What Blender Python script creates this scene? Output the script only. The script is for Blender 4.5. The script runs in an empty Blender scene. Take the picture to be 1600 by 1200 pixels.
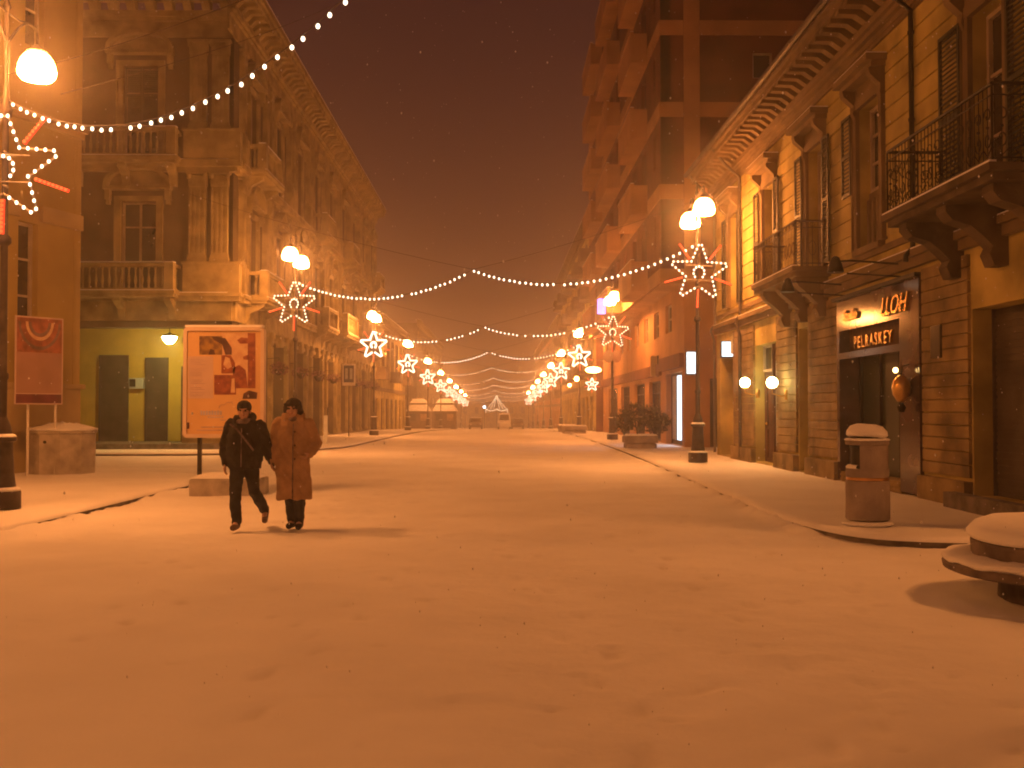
import bpy, bmesh, math, random
import numpy as np
from mathutils import Vector, Matrix
sc = bpy.context.scene
C = sc.collection
R = math.radians
random.seed(7)

# ------------------------------------------------------------------ camera
cam_d = bpy.data.cameras.new("camera")
cam = bpy.data.objects.new("camera", cam_d); C.objects.link(cam)
cam_d.lens = 36; cam_d.sensor_width = 36; cam_d.clip_end = 2000; cam_d.clip_start = 0.05
cam.location = (0, 0, 1.6)
PITCH = math.atan(39/1600); YAW = -math.atan(18/1600)
cam.rotation_euler = (math.pi/2 + PITCH, 0, YAW)
sc.camera = cam
CR = cam.rotation_euler.to_matrix()

# ------------------------------------------------------------------ world: night cloud glow over the town
HAZE_DENSITY = 0.0037
LAMP = 385.0                      # radiance of the lamp globes
LAMP_COL = (1.0, 0.315, 0.068)
w = bpy.data.worlds.new("World"); sc.world = w; w.use_nodes = True
nt = w.node_tree; bg = nt.nodes["Background"]
tc = nt.nodes.new("ShaderNodeTexCoord"); sx = nt.nodes.new("ShaderNodeSeparateXYZ")
rp = nt.nodes.new("ShaderNodeValToRGB")
nt.links.new(tc.outputs["Generated"], sx.inputs[0]); nt.links.new(sx.outputs["Z"], rp.inputs[0])
rp.color_ramp.elements[0].position = 0.0; rp.color_ramp.elements[0].color = (0.19, 0.058, 0.019, 1)
rp.color_ramp.elements[1].position = 0.6; rp.color_ramp.elements[1].color = (0.034, 0.0085, 0.0085, 1)
for ps, co in ((0.05, (0.125, 0.037, 0.014, 1)), (0.21, (0.072, 0.0195, 0.0115, 1)), (0.36, (0.046, 0.0120, 0.0095, 1))):
    e = rp.color_ramp.elements.new(ps); e.color = co
nt.links.new(rp.outputs[0], bg.inputs[0]); bg.inputs[1].default_value = 1.0
sc.view_settings.view_transform = 'Standard'; sc.view_settings.look = 'None'
sc.view_settings.gamma = 1.0; sc.view_settings.exposure = 0.0
sc.view_settings.use_curve_mapping = False
cy = sc.cycles
cy.max_bounces = 5; cy.diffuse_bounces = 3; cy.glossy_bounces = 2; cy.transmission_bounces = 3
cy.volume_bounces = 1; cy.transparent_max_bounces = 6
cy.sample_clamp_indirect = 4.0; cy.sample_clamp_direct = 0.0
cy.use_denoising = True
cy.use_light_tree = True
cy.volume_step_rate = 4.0
cy.filter_width = 1.9

# ------------------------------------------------------------------ helpers
def ray(px, py):
    d = CR @ Vector(((px-800)/1600, (600-py)/1600, -1.0))
    return d
def PY(px, py, Y):
    d = ray(px, py); t = Y/d.y
    return Vector((d.x*t, Y, 1.6 + d.z*t))
def PX(px, py, X):
    d = ray(px, py); t = X/d.x
    return Vector((X, d.y*t, 1.6 + d.z*t))
def gz(Y):
    k = 12.0
    a = (Y-74)/k
    if a > 30: return -0.0178*(Y-74)
    return -0.0178*k*math.log1p(math.exp(a))

def tag(o, label=None, cat=None, group=None, kind=None):
    if label: o['label'] = label
    if cat: o['category'] = cat
    if group: o['group'] = group
    if kind: o['kind'] = kind
    return o
def thing(name, label, cat, loc=(0, 0, 0), group=None):
    o = bpy.data.objects.new(name, None); C.objects.link(o); o.location = loc
    o.empty_display_size = 0.2
    o['org'] = list(loc)
    return tag(o, label, cat, group)
def org(o):
    return Vector(o['org']) if o is not None and 'org' in o else Vector((0, 0, 0))

class MB:
    def __init__(s, T=None):
        s.v = []; s.f = []; s.T = T
    def add(s, vs, fs):
        n = len(s.v)
        if s.T is not None: vs = [s.T(*p) for p in vs]
        s.v.extend([tuple(p) for p in vs]); s.f.extend([tuple(i+n for i in f) for f in fs])
        return s
    def box(s, x0, x1, y0, y1, z0, z1):
        return s.add([(x0,y0,z0),(x1,y0,z0),(x1,y1,z0),(x0,y1,z0),(x0,y0,z1),(x1,y0,z1),(x1,y1,z1),(x0,y1,z1)],
                     [(0,3,2,1),(4,5,6,7),(0,1,5,4),(1,2,6,5),(2,3,7,6),(3,0,4,7)])
    def bbox(s, x0, x1, y0, y1, z0, z1, b):       # box with chamfered vertical + top edges
        vs = []
        for (z, i) in ((z0, 0), (z1-b, 0), (z1, b)):
            c = b+i
            vs += [(x0+c,y0+i,z),(x1-c,y0+i,z),(x1-i,y0+c,z),(x1-i,y1-c,z),(x1-c,y1-i,z),(x0+c,y1-i,z),(x0+i,y1-c,z),(x0+i,y0+c,z)]
        fs = [tuple(range(7,-1,-1)), tuple(range(16,24))]
        for k in (0, 8):
            for i in range(8): j = (i+1) % 8; fs.append((k+i,k+j,k+8+j,k+8+i))
        return s.add(vs, fs)
    def lathe(s, prof, cx=0, cy=0, cz=0, seg=20, sxy=(1,1), a0=0, a1=2*math.pi):
        full = abs(a1-a0-2*math.pi) < 1e-6
        n = seg if full else seg+1
        vs = []; fs = []
        for (r, z) in prof:
            for i in range(n):
                a = a0+(a1-a0)*i/seg
                vs.append((cx+max(r,1e-4)*math.cos(a)*sxy[0], cy+max(r,1e-4)*math.sin(a)*sxy[1], cz+z))
        for k in range(len(prof)-1):
            for i in range(seg):
                j = (i+1) % n
                fs.append((k*n+i, k*n+j, (k+1)*n+j, (k+1)*n+i))
        if full:
            fs.append(tuple(range(n-1,-1,-1))); fs.append(tuple(range((len(prof)-1)*n, len(prof)*n)))
        return s.add(vs, fs)
    def sphere(s, c, r, seg=12, rings=8, sc3=(1,1,1)):
        prof = [(r*math.sin(math.pi*k/rings), -r*math.cos(math.pi*k/rings)) for k in range(rings+1)]
        vs = []; fs = []
        for (rr, z) in prof:
            for i in range(seg):
                a = 2*math.pi*i/seg
                vs.append((c[0]+max(rr,1e-4)*math.cos(a)*sc3[0], c[1]+max(rr,1e-4)*math.sin(a)*sc3[1], c[2]+z*sc3[2]))
        for k in range(rings):
            for i in range(seg):
                j = (i+1) % seg
                fs.append((k*seg+i, k*seg+j, (k+1)*seg+j, (k+1)*seg+i))
        fs.append(tuple(range(seg-1,-1,-1))); fs.append(tuple(range(rings*seg,(rings+1)*seg)))
        return s.add(vs, fs)
    def tube(s, pts, r, seg=8, cap=True):
        pts = [Vector(p) for p in pts]; n = len(pts)
        rs = r if isinstance(r, (list, tuple)) else [r]*n
        vs = []; fs = []
        up = None
        for i, p in enumerate(pts):
            t = (pts[min(i+1,n-1)]-pts[max(i-1,0)]).normalized()
            if up is None:
                up = Vector((0,0,1)) if abs(t.z) < 0.9 else Vector((1,0,0))
            a = (up - t*up.dot(t)).normalized(); b = t.cross(a); up = a
            for k in range(seg):
                th = 2*math.pi*k/seg
                vs.append(p + (a*math.cos(th)+b*math.sin(th))*rs[i])
        for i in range(n-1):
            for k in range(seg):
                j = (k+1) % seg
                fs.append((i*seg+k, i*seg+j, (i+1)*seg+j, (i+1)*seg+k))
        if cap:
            fs.append(tuple(range(seg-1,-1,-1))); fs.append(tuple(range((n-1)*seg, n*seg)))
        return s.add(vs, fs)
    def prism(s, poly, n0, n1):      # poly in (u,z), extruded along n (second coord)
        k = len(poly)
        vs = [(u,n0,z) for u,z in poly]+[(u,n1,z) for u,z in poly]
        fs = [tuple(range(k)), tuple(range(2*k-1,k-1,-1))]
        for i in range(k): j = (i+1) % k; fs.append((i,i+k,j+k,j))
        return s.add(vs, fs)
    def build(s, name, mat, parent=None, smooth=None, label=None):
        o = org(parent)
        me = bpy.data.meshes.new(name)
        me.from_pydata([(v[0]-o.x, v[1]-o.y, v[2]-o.z) for v in s.v], [], s.f)
        bm = bmesh.new(); bm.from_mesh(me); bmesh.ops.recalc_face_normals(bm, faces=bm.faces); bm.to_mesh(me); bm.free()
        if smooth is not None:
            me.shade_smooth(); me.set_sharp_from_angle(angle=R(smooth))
        me.materials.append(mat)
        ob = bpy.data.objects.new(name, me); C.objects.link(ob)
        if parent is not None:
            ob.parent = parent; ob['org'] = list(o)
        if label: ob['label'] = label
        return ob
def top(mb, name, mat, label, cat, group=None, smooth=None, loc=None):
    """a thing that is one mesh, origin at loc"""
    p = Vector(loc) if loc is not None else Vector(mb.v[0])
    class F: pass
    me = bpy.data.meshes.new(name)
    me.from_pydata([(v[0]-p.x, v[1]-p.y, v[2]-p.z) for v in mb.v], [], mb.f)
    bm = bmesh.new(); bm.from_mesh(me); bmesh.ops.recalc_face_normals(bm, faces=bm.faces); bm.to_mesh(me); bm.free()
    if smooth is not None:
        me.shade_smooth(); me.set_sharp_from_angle(angle=R(smooth))
    me.materials.append(mat)
    o = bpy.data.objects.new(name, me); C.objects.link(o); o.location = p; o['org'] = list(p)
    return tag(o, label, cat, group)
def kids(o): return [c for c in bpy.data.objects if c.parent == o]
def copy_tree(o, loc=None, label=None, group=None, km=None):
    if km is None:
        km = {}
        for c in bpy.data.objects:
            if c.parent: km.setdefault(c.parent.name, []).append(c)
    def rec(a, par):
        c = a.copy(); C.objects.link(c); c.parent = par
        for ch in km.get(a.name, []): rec(ch, c)
        return c
    r = rec(o, None)
    if loc is not None: r.location = loc; r['org'] = list(loc)
    if label: r['label'] = label
    if group: r['group'] = group
    return r

# value noise on numpy arrays
def vnoise(x, y, seed=0):
    xi = np.floor(x).astype(np.int64); yi = np.floor(y).astype(np.int64)
    fx = x-xi; fy = y-yi; fx = fx*fx*(3-2*fx); fy = fy*fy*(3-2*fy)
    def h(a, b):
        n = (a*374761393 + b*668265263 + seed*2147483647) & 0x7fffffff
        n = ((n ^ (n >> 13))*1274126177) & 0x7fffffff
        return ((n ^ (n >> 16)) & 0xffff)/65535.0
    return (h(xi,yi)*(1-fx)+h(xi+1,yi)*fx)*(1-fy)+(h(xi,yi+1)*(1-fx)+h(xi+1,yi+1)*fx)*fy
def fbm(x, y, s, seed=0, o=3):
    t = 0; a = 1; n = 0
    for k in range(o):
        t = t+a*(vnoise(x/s, y/s, seed+k*17)-0.5); n += a; a *= 0.5; s /= 2.1
    return t/n

# ------------------------------------------------------------------ materials
def mat(name, col, rough=0.8, var=0.15, scale=2.0, bump=0.0, bscale=30.0, metal=0.0, col2=None, spec=0.3, streak=None):
    m = bpy.data.materials.new(name); m.use_nodes = True
    n = m.node_tree; L = n.links; b = n.nodes["Principled BSDF"]
    b.inputs["Roughness"].default_value = rough; b.inputs["Metallic"].default_value = metal
    b.inputs["Specular IOR Level"].default_value = spec
    tc = n.nodes.new("ShaderNodeTexCoord")
    mp = n.nodes.new("ShaderNodeMapping"); L.new(tc.outputs["Object"], mp.inputs[0])
    if streak: mp.inputs["Scale"].default_value = streak
    nz = n.nodes.new("ShaderNodeTexNoise"); nz.inputs["Scale"].default_value = scale
    nz.inputs["Detail"].default_value = 6; L.new(mp.outputs[0], nz.inputs[0])
    mx = n.nodes.new("ShaderNodeMix"); mx.data_type = 'RGBA'
    c2 = col2 if col2 else tuple(max(0, c*(1-2*var)) for c in col)
    c1 = col if col2 else tuple(min(1, c*(1+var)) for c in col)
    mx.inputs["A"].default_value = (*c1, 1); mx.inputs["B"].default_value = (*c2, 1)
    mr = n.nodes.new("ShaderNodeMapRange"); mr.inputs["From Min"].default_value = 0.35; mr.inputs["From Max"].default_value = 0.65
    L.new(nz.outputs["Fac"], mr.inputs[0]); L.new(mr.outputs[0], mx.inputs["Factor"])
    L.new(mx.outputs["Result"], b.inputs["Base Color"])
    if bump:
        n2 = n.nodes.new("ShaderNodeTexNoise"); n2.inputs["Scale"].default_value = bscale; n2.inputs["Detail"].default_value = 4
        L.new(tc.outputs["Object"], n2.inputs[0])
        bp = n.nodes.new("ShaderNodeBump"); bp.inputs["Strength"].default_value = bump; bp.inputs["Distance"].default_value = 0.02
        L.new(n2.outputs["Fac"], bp.inputs["Height"]); L.new(bp.outputs[0], b.inputs["Normal"])
    return m
def emit(name, col, strength, sampled=False):
    m = bpy.data.materials.new(name); m.use_nodes = True
    n = m.node_tree; n.nodes.clear()
    e = n.nodes.new("ShaderNodeEmission"); e.inputs[0].default_value = (*col, 1); e.inputs[1].default_value = strength
    o = n.nodes.new("ShaderNodeOutputMaterial"); n.links.new(e.outputs[0], o.inputs[0])
    m.cycles.emission_sampling = 'FRONT_BACK' if sampled else 'NONE'
    return m
M = {}
M['snow'] = mat('snow', (0.80, 0.81, 0.83), 0.75, 0.03, 0.6, 0.35, 9.0, spec=0.25)
M['snow_cap'] = mat('snow_cap', (0.80, 0.81, 0.83), 0.75, 0.03, 1.5, 0.3, 12.0, spec=0.2)
n_ = M['snow'].node_tree; b_ = n_.nodes["Principled BSDF"]; src = b_.inputs["Base Color"].links[0].from_socket
at_ = n_.nodes.new("ShaderNodeAttribute"); at_.attribute_name = 'tread'; mx_ = n_.nodes.new("ShaderNodeMix"); mx_.data_type = 'RGBA'
n_.links.new(at_.outputs["Fac"], mx_.inputs["Factor"]); n_.links.new(src, mx_.inputs["A"]); mx_.inputs["B"].default_value = (0.40, 0.38, 0.34, 1)
n_.links.new(mx_.outputs["Result"], b_.inputs["Base Color"])      # trodden, slushy snow in the footprints
M['kerb'] = mat('kerb_stone', (0.16, 0.14, 0.12), 0.8, 0.25, 4, 0.4, 30)
M['ochre'] = mat('ochre_plaster', (0.36, 0.27, 0.08), 0.9, 0.09, 0.7, 0.2, 18)
M['ochre_trim'] = mat('ochre_trim', (0.40, 0.31, 0.15), 0.9, 0.08, 1.0, 0.2, 18)
M['yellow'] = mat('yellow_plaster', (0.62, 0.46, 0.08), 0.9, 0.10, 0.8, 0.2, 18)
M['stone'] = mat('palazzo_stone', (0.15, 0.118, 0.065), 0.85, 0.16, 0.9, 0.35, 14)
M['stone2'] = mat('palazzo_trim', (0.36, 0.30, 0.14), 0.85, 0.2, 1.5, 0.35, 14)
M['buff'] = mat('buff_plaster', (0.47, 0.385, 0.135), 0.9, 0.22, 0.9, 0.25, 16)
M['buff_trim'] = mat('buff_trim', (0.19, 0.14, 0.08), 0.88, 0.16, 1.2, 0.3, 16)
M['brickstone'] = mat('ground_stone', (0.28, 0.21, 0.10), 0.85, 0.28, 1.6, 0.5, 10)
M['orange'] = mat('orange_render', (0.42, 0.23, 0.10), 0.9, 0.10, 0.7, 0.15, 14)
M['redwall'] = mat('red_brick_render', (0.15, 0.055, 0.032), 0.9, 0.14, 0.9, 0.3, 20)
M['concrete'] = mat('concrete', (0.40, 0.37, 0.33), 0.85, 0.16, 3.0, 0.5, 25)
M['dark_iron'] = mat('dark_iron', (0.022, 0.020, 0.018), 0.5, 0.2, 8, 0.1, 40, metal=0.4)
M['pole'] = mat('lamp_pole_iron', (0.07, 0.055, 0.05), 0.55, 0.2, 6, 0.1, 40, metal=0.3)
M['shutter'] = mat('green_shutter', (0.03, 0.036, 0.025), 0.6, 0.2, 3, 0.1, 20)
M['roller'] = mat('roller_shutter', (0.085, 0.07, 0.06), 0.6, 0.2, 2, 0.1, 20)
M['wood'] = mat('brown_door_wood', (0.09, 0.038, 0.02), 0.6, 0.25, 2, 0.2, 20, streak=(6, 6, 1))
M['frame'] = mat('window_frame', (0.42, 0.36, 0.28), 0.6, 0.1, 3)
M['glass'] = mat('dark_glass', (0.03, 0.026, 0.022), 0.12, 0.2, 1.5, spec=0.6)
M['marble'] = mat('purple_marble', (0.085, 0.05, 0.06), 0.1, 0.3, 1.6, spec=0.5)
M['gold'] = mat('gold_letter', (0.75, 0.48, 0.16), 0.35, 0.1, 5, metal=0.8)
M['white_paint'] = mat('white_paint', (0.72, 0.70, 0.66), 0.5, 0.06, 3)
M['grey_panel'] = mat('grey_panel', (0.45, 0.5, 0.55), 0.5, 0.08, 2)
M['shaded_stone'] = mat('shaded_balcony_stone', (0.10, 0.075, 0.05), 0.9, 0.25, 2.0, 0.4, 20)  # near balcony stone, with its shade put into a darker colour
M['globe'] = emit('sodium_globe', LAMP_COL, LAMP, True)
M['globe_top'] = emit('sodium_globe_top', LAMP_COL, 95.0, True)
M['bulb'] = emit('warm_white_bulb', (1.0, 0.80, 0.55), 4.0)
M['bulb_dim'] = emit('dim_far_bulb', (1.0, 0.74, 0.45), 3.2)
M['redray'] = emit('red_rope_light', (1.0, 0.04, 0.012), 1.8)
M['redbulb'] = emit('red_bulb', (1.0, 0.12, 0.03), 2.4)
M['cable'] = mat('cable', (0.10, 0.08, 0.06), 0.6)
# ------------------------------------------------------------------ haze
def build_haze():
    mb = MB(); mb.box(-62, 62, -14, 332, -8, 34)
    m = bpy.data.materials.new('night_haze'); m.use_nodes = True
    n = m.node_tree; n.nodes.clear()
    v = n.nodes.new("ShaderNodeVolumePrincipled"); o = n.nodes.new("ShaderNodeOutputMaterial")
    v.inputs["Color"].default_value = (0.9, 0.9, 0.92, 1); v.inputs["Density"].default_value = HAZE_DENSITY
    v.inputs["Anisotropy"].default_value = 0.85
    n.links.new(v.outputs[0], o.inputs["Volume"])
    ob = mb.build('haze', m); ob['kind'] = 'stuff'
build_haze()

# ------------------------------------------------------------------ snow covered ground, one sheet
GX = np.concatenate([np.linspace(-58,-16,15)[:-1], np.linspace(-16,-7.2,28)[:-1], np.linspace(-7.2,5.6,215), np.linspace(5.6,14,30)[1:], np.linspace(14,58,15)[1:]])
ys = [-10, -5, 0, 2.2]; y = 2.6
while y < 326:
    ys.append(y); y += max(0.045, 0.0045*y) if y < 40 else 0.02*y
ys.append(326); GY = np.array(ys)
XX, YY = np.meshgrid(GX, GY)
ZZ = np.vectorize(gz)(YY) + 0.035*fbm(XX, YY, 3.0, 3) + 0.02*fbm(XX, YY, 0.9, 8)
ZZ += 0.026*fbm(XX, YY, 0.25, 21)*(YY < 30)+0.03*np.maximum(0, -fbm(XX, YY, 0.5, 61, 2)-0.12)*-1.0*(YY < 40)
# ruts of traffic along the street
for xr in (-3.4, -1.9, 0.2, 1.7):
    ZZ -= 0.018*np.exp(-((XX-xr-0.25*np.sin(YY/9.0+xr))/0.22)**2)*(0.6+fbm(XX, YY, 2.0, 5))
# footprints
rng = random.Random(11)
TR_ = np.zeros_like(ZZ)
def dent(x, y, ang, L=0.15, W=0.055, dep=0.028):
    ix0 = np.searchsorted(GX, x-0.35); ix1 = np.searchsorted(GX, x+0.35)
    iy0 = np.searchsorted(GY, y-0.35); iy1 = np.searchsorted(GY, y+0.35)
    if ix1 <= ix0 or iy1 <= iy0: return
    dx = XX[iy0:iy1, ix0:ix1]-x; dy = YY[iy0:iy1, ix0:ix1]-y
    c, s = math.cos(ang), math.sin(ang)
    u = dx*c+dy*s; v = -dx*s+dy*c
    q = np.sqrt((u/L)**2+(v/W)**2)
    ZZ[iy0:iy1, ix0:ix1] += -dep*np.clip(1.35-q, 0, 1)**0.7*(q < 1.35) + 0.3*dep*np.exp(-((q-1.75)/0.35)**2)
    TR_[iy0:iy1, ix0:ix1] = np.maximum(TR_[iy0:iy1, ix0:ix1], np.clip((1.15-q)*1.5, 0, 1)*min(1, dep/0.03)*rng.uniform(.1, .45))
for (x0, y0, x1, y1) in ((-2.2, 2.6, -3.6, 13), (-1.5, 3, -0.6, 16), (0.9, 2.8, -0.2, 15), (2.2, 3.4, 1.2, 18), (1.1, 3.0, 3.4, 10), (-0.3, 3, 2.2, 7.5), (-3.2, 14, -1.2, 26), (-2.6, 14, -3.5, 30), (3, 9, 2.2, 24)):
    n = int(math.hypot(x1-x0, y1-y0)/0.62); a = math.atan2(y1-y0, x1-x0)
    for i in range(n):
        if rng.random() < 0.30: continue
        t = i/n; sgn = 1 if i % 2 else -1
        dent(x0+(x1-x0)*t-math.sin(a)*0.1*sgn+rng.uniform(-.08,.08), y0+(y1-y0)*t+rng.uniform(-.1,.1), a+rng.uniform(-.25,.25), dep=rng.uniform(.010, .024))
for k in range(240):
    dent(rng.uniform(-5.5, 4), rng.uniform(2.8, 20), rng.uniform(0, 3.1), rng.uniform(.04, .12), rng.uniform(.03, .05), rng.uniform(.005, .02))
# snow drifted up against the kerbs, leaving broken dark gaps
mound = 0.078+0.30*fbm(XX*0.6, YY, 0.42, 33, 3)+0.10*fbm(XX, YY, 1.9, 35, 2)
mound = np.clip(mound, 0.01, 0.115)
kl = (YY < 24)*np.exp(-((XX+6.25)/0.16)**2)
kr = (YY > 12.5)*np.exp(-((XX-(3.9+0.0145*(np.clip(YY, 0, 60)-12)))/0.16)**2)
ZZ += mound*(kl*0.7+kr*0.78)
nx, ny = len(GX), len(GY)
me = bpy.data.meshes.new('snow_ground')
co = np.stack([XX.ravel(), YY.ravel(), ZZ.ravel()], 1)
i = np.arange(nx*ny).reshape(ny, nx)
fa = np.stack([i[:-1,:-1].ravel(), i[:-1,1:].ravel(), i[1:,1:].ravel(), i[1:,:-1].ravel()], 1)
me.from_pydata(co.tolist(), [], fa.tolist()); me.shade_smooth(); me.materials.append(M['snow'])
TR_ += 0.16*np.clip(fbm(XX, YY, 1.3, 71, 4)*3, 0, 1)*(YY < 60)      # faint thin patches
at = me.attributes.new('tread', 'FLOAT', 'POINT'); at.data.foreach_set('value', np.clip(TR_, 0, 1).ravel().astype(np.float32))
o = bpy.data.objects.new('snow_ground', me); C.objects.link(o); o['kind'] = 'structure'

# ------------------------------------------------------------------ pavements (snow topped) and their kerbs
def dense(pts, step=0.5):
    out = []
    for a, b in zip(pts[:-1], pts[1:]):
        a = Vector(a); b = Vector(b); n = max(1, int((b-a).length/step))
        out += [a.lerp(b, k/n) for k in range(n)]
    out.append(Vector(pts[-1])); return out
def rnd(pts, r, k=8):      # round the corners of a polyline
    out = [Vector(pts[0])]
    for a, b, c in zip(pts[:-2], pts[1:-1], pts[2:]):
        a, b, c = Vector(a), Vector(b), Vector(c)
        p = b+(a-b).normalized()*min(r, (a-b).length*.49); q = b+(c-b).normalized()*min(r, (c-b).length*.49)
        for j in range(k+1):
            t = j/k; out.append(p*(1-t)**2+b*2*t*(1-t)+q*t*t)
    out.append(Vector(pts[-1])); return out
def pavement(path, inner, h=0.095):
    pa = dense(rnd(path, 3.0), 0.25)
    ls = [0]
    for a, b in zip(pa[:-1], pa[1:]): ls.append(ls[-1]+(b-a).length)
    ip = [Vector(q) for q in inner]; il = [0]
    for a, b in zip(ip[:-1], ip[1:]): il.append(il[-1]+(b-a).length)
    def at(t):
        d = t*il[-1]
        for k in range(len(ip)-1):
            if d <= il[k+1]+1e-6: return ip[k].lerp(ip[k+1], (d-il[k])/(il[k+1]-il[k]))
        return ip[-1]
    prof = [(0.0, h-0.03), (0.02, h), (0.07, h+0.02), (0.3, h+0.03), (0.7, h+0.02)]
    v = []; f = []; kb = MB()
    nn = 14
    for i, p in enumerate(pa):
        q = at(ls[i]/ls[-1]); d = (q-p); L = d.length; dn = d.normalized() if L > 1e-6 else Vector((0, 0))
        w = 0.03*float(fbm(np.array(p.x), np.array(p.y), 0.5, 44))
        offs = [(o_, z) for o_, z in prof]+[(0.7+(L-0.7)*(k/(nn-5)), h+0.02) for k in range(1, nn-4)]
        for o_, z in offs:
            s = min(o_+(w if o_ < 0.1 else 0), L); xy = p+dn*s
            zz = gz(xy.y)+z+(0.03*float(fbm(np.array(xy.x), np.array(xy.y), 1.1, 51)) if o_ > 0.1 else 0)
            v.append((xy.x, xy.y, zz))
    m = nn
    for i in range(len(pa)-1):
        for k in range(m-1):
            f.append((i*m+k, i*m+k+1, (i+1)*m+k+1, (i+1)*m+k))
    me = bpy.data.meshes.new('pavement'); me.from_pydata(v, [], f); me.shade_smooth(); me.materials.append(M['snow'])
    o = bpy.data.objects.new('pavement', me); C.objects.link(o); o['kind'] = 'structure'
    vs = []; fs = []
    for i, p in enumerate(pa):
        q = at(ls[i]/ls[-1]); dn = (q-p).normalized(); g = gz(p.y)
        a = p+dn*0.03; b = p+dn*0.16
        vs += [(a.x, a.y, g-0.1), (a.x, a.y, g+h-0.012), (b.x, b.y, g+h-0.012), (b.x, b.y, g-0.1)]
    for i in range(len(pa)-1):
        for k in range(3): fs.append((4*i+k, 4*i+k+1, 4*i+5+k, 4*i+4+k))
    kb.add(vs, fs); k = kb.build('kerb', M['kerb']); k['kind'] = 'structure'
pavement([(-6.25, -8), (-6.25, 24.5), (-30, 25.5)], [(-16, -8), (-16, 22), (-30, 22)])
pavement([(-34, 35.2), (-9.6, 35.0), (-6.3, 41), (-6.2, 84), (-6.2, 300)], [(-34, 47), (-14, 47), (-13, 60), (-13, 84), (-13, 300)])
pavement([(26, 11.6), (5.0, 11.5), (3.85, 12.6), (4.5, 37), (4.5, 60), (4.5, 300)], [(26, 14), (8.5, 14.0), (8.5, 15), (8.5, 37), (9.5, 60), (9.5, 300)])
# ------------------------------------------------------------------ street lamps, both sides
LY = [15.3, 37.0, 60.0, 82.0, 104.5, 127, 149, 171, 193, 215]
RY = [6.8, 28.5, 50.3, 71.5, 93, 112, 131, 151, 173, 200]
LX, RX = -7.4, 5.5
ORD = ['nearest', 'second', 'third', 'fourth', 'fifth', 'sixth', 'seventh', 'eighth', 'ninth', 'farthest']
def make_lamp():
    t = thing('street_lamp', 'x', 'street lamp')
    b = MB(); b.lathe([(0.27,0),(0.27,0.24),(0.25,0.27),(0.2,0.31),(0.175,0.5),(0.15,0.95),(0.16,0.98),(0.2,1.0),(0.2,1.05),(0.14,1.1),(0.13,1.2),(0.09,1.3),(0.07,1.35)], seg=16)
    b.build('base', M['pole'], t, 40)
    p = MB(); p.lathe([(0.065,1.3),(0.065,1.9),(0.085,1.93),(0.085,1.99),(0.06,2.02),(0.052,3.9),(0.10,3.95),(0.10,4.02),(0.05,4.08),(0.045,5.8),(0.085,5.85),(0.095,5.95),(0.045,6.15),(0.035,6.4),(0.035,7.45),(0.06,7.5),(0.03,7.6),(0.045,7.68),(0.0,7.82)], seg=12)
    p.build('pole', M['pole'], t, 40)
    for s in (-1, 1):
        a = MB(); pts = []
        for k in range(15):
            q = k/14; pts.append((0, s*(0.03+0.97*q), 6.95+0.55*math.sin(q*math.pi*0.62)/math.sin(math.pi*0.5)+0.02))
        a.tube(pts, 0.022, 6)
        a.tube([(0, s*0.03, 7.42), (0, s*0.4, 7.44), (0, s*0.6, 7.50)], 0.014, 6)
        z = pts[-1][2]; a.tube([(0, s*1.0, z), (0, s*1.0, 7.2)], 0.02, 6)
        a.build('arm', M['pole'], t, 60)
        h = MB(); h.lathe([(0.03,0.36),(0.07,0.33),(0.10,0.28),(0.16,0.25),(0.17,0.235)], 0, s*1.0, 6.93, 14)
        hood = h.build('hood', M['pole'], t, 50)
        g = MB(); g.lathe([(0.02,-0.225),(0.14,-0.222),(0.235,-0.20),(0.28,-0.145),(0.29,-0.06),(0.275,0.03),(0.245,0.11),(0.20,0.175),(0.14,0.22),(0.06,0.245)], 0, s*1.0, 6.93, 16)
        go = g.build('globe', M['globe'], t, 80); go.data.materials.append(M['globe_top'])
        for pl in go.data.polygons:
            if pl.center.z > 6.93-0.03: pl.material_index = 1
    sn = MB(); sn.lathe([(0.19,0.0),(0.20,0.02),(0.17,0.05),(0.13,0.06)], 0, 0, 1.045, 14)
    sn.build('snow', M['snow_cap'], t, 60); sn = MB()
    sn.lathe([(0.26,0.0),(0.265,0.02),(0.23,0.05),(0.2,0.055)], 0, 0, 0.26, 14)
    sn.build('snow', M['snow_cap'], t, 60)
    return t
LDESC = ['nearest iron street lamp, cut by the left photo edge beside the pink poster board',
 'iron street lamp with twin glowing globes rising behind the walking couple',
 'iron street lamp on the left pavement just right of the blue framed sign',
 'iron street lamp on the left in front of the left one of the snowy kiosks',
 'iron street lamp on the left in front of the gap between the snowy kiosks']
RDESC = ['iron street lamp outside the right edge of the view beside the round snowy bench',
 'tall iron street lamp with twin glowing globes by the white lit sign on the right',
 'iron street lamp carrying a round road sign, beside the bushy concrete planter on the right',
 'iron street lamp on the right beside the far low planter',
 'iron street lamp fifth from the front in the right row']
proto = make_lamp(); lamps = {}
for side, X, YS, D in (('left', LX, LY, LDESC), ('right', RX, RY, RDESC)):
    for i, y in enumerate(YS):
        lab = D[i] if i < len(D) else '%s street lamp with glowing globes in the hazy %s row' % (ORD[i], side)
        loc = (X, y, gz(y)+0.13)
        if side == 'left' and i == 0:
            proto.location = loc; proto['org'] = list(loc); proto['label'] = lab; proto['group'] = 'twin globe street lamps'; o = proto
        else:
            o = copy_tree(proto, loc, lab, 'twin globe street lamps')
        lamps[(side, i)] = o

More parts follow.
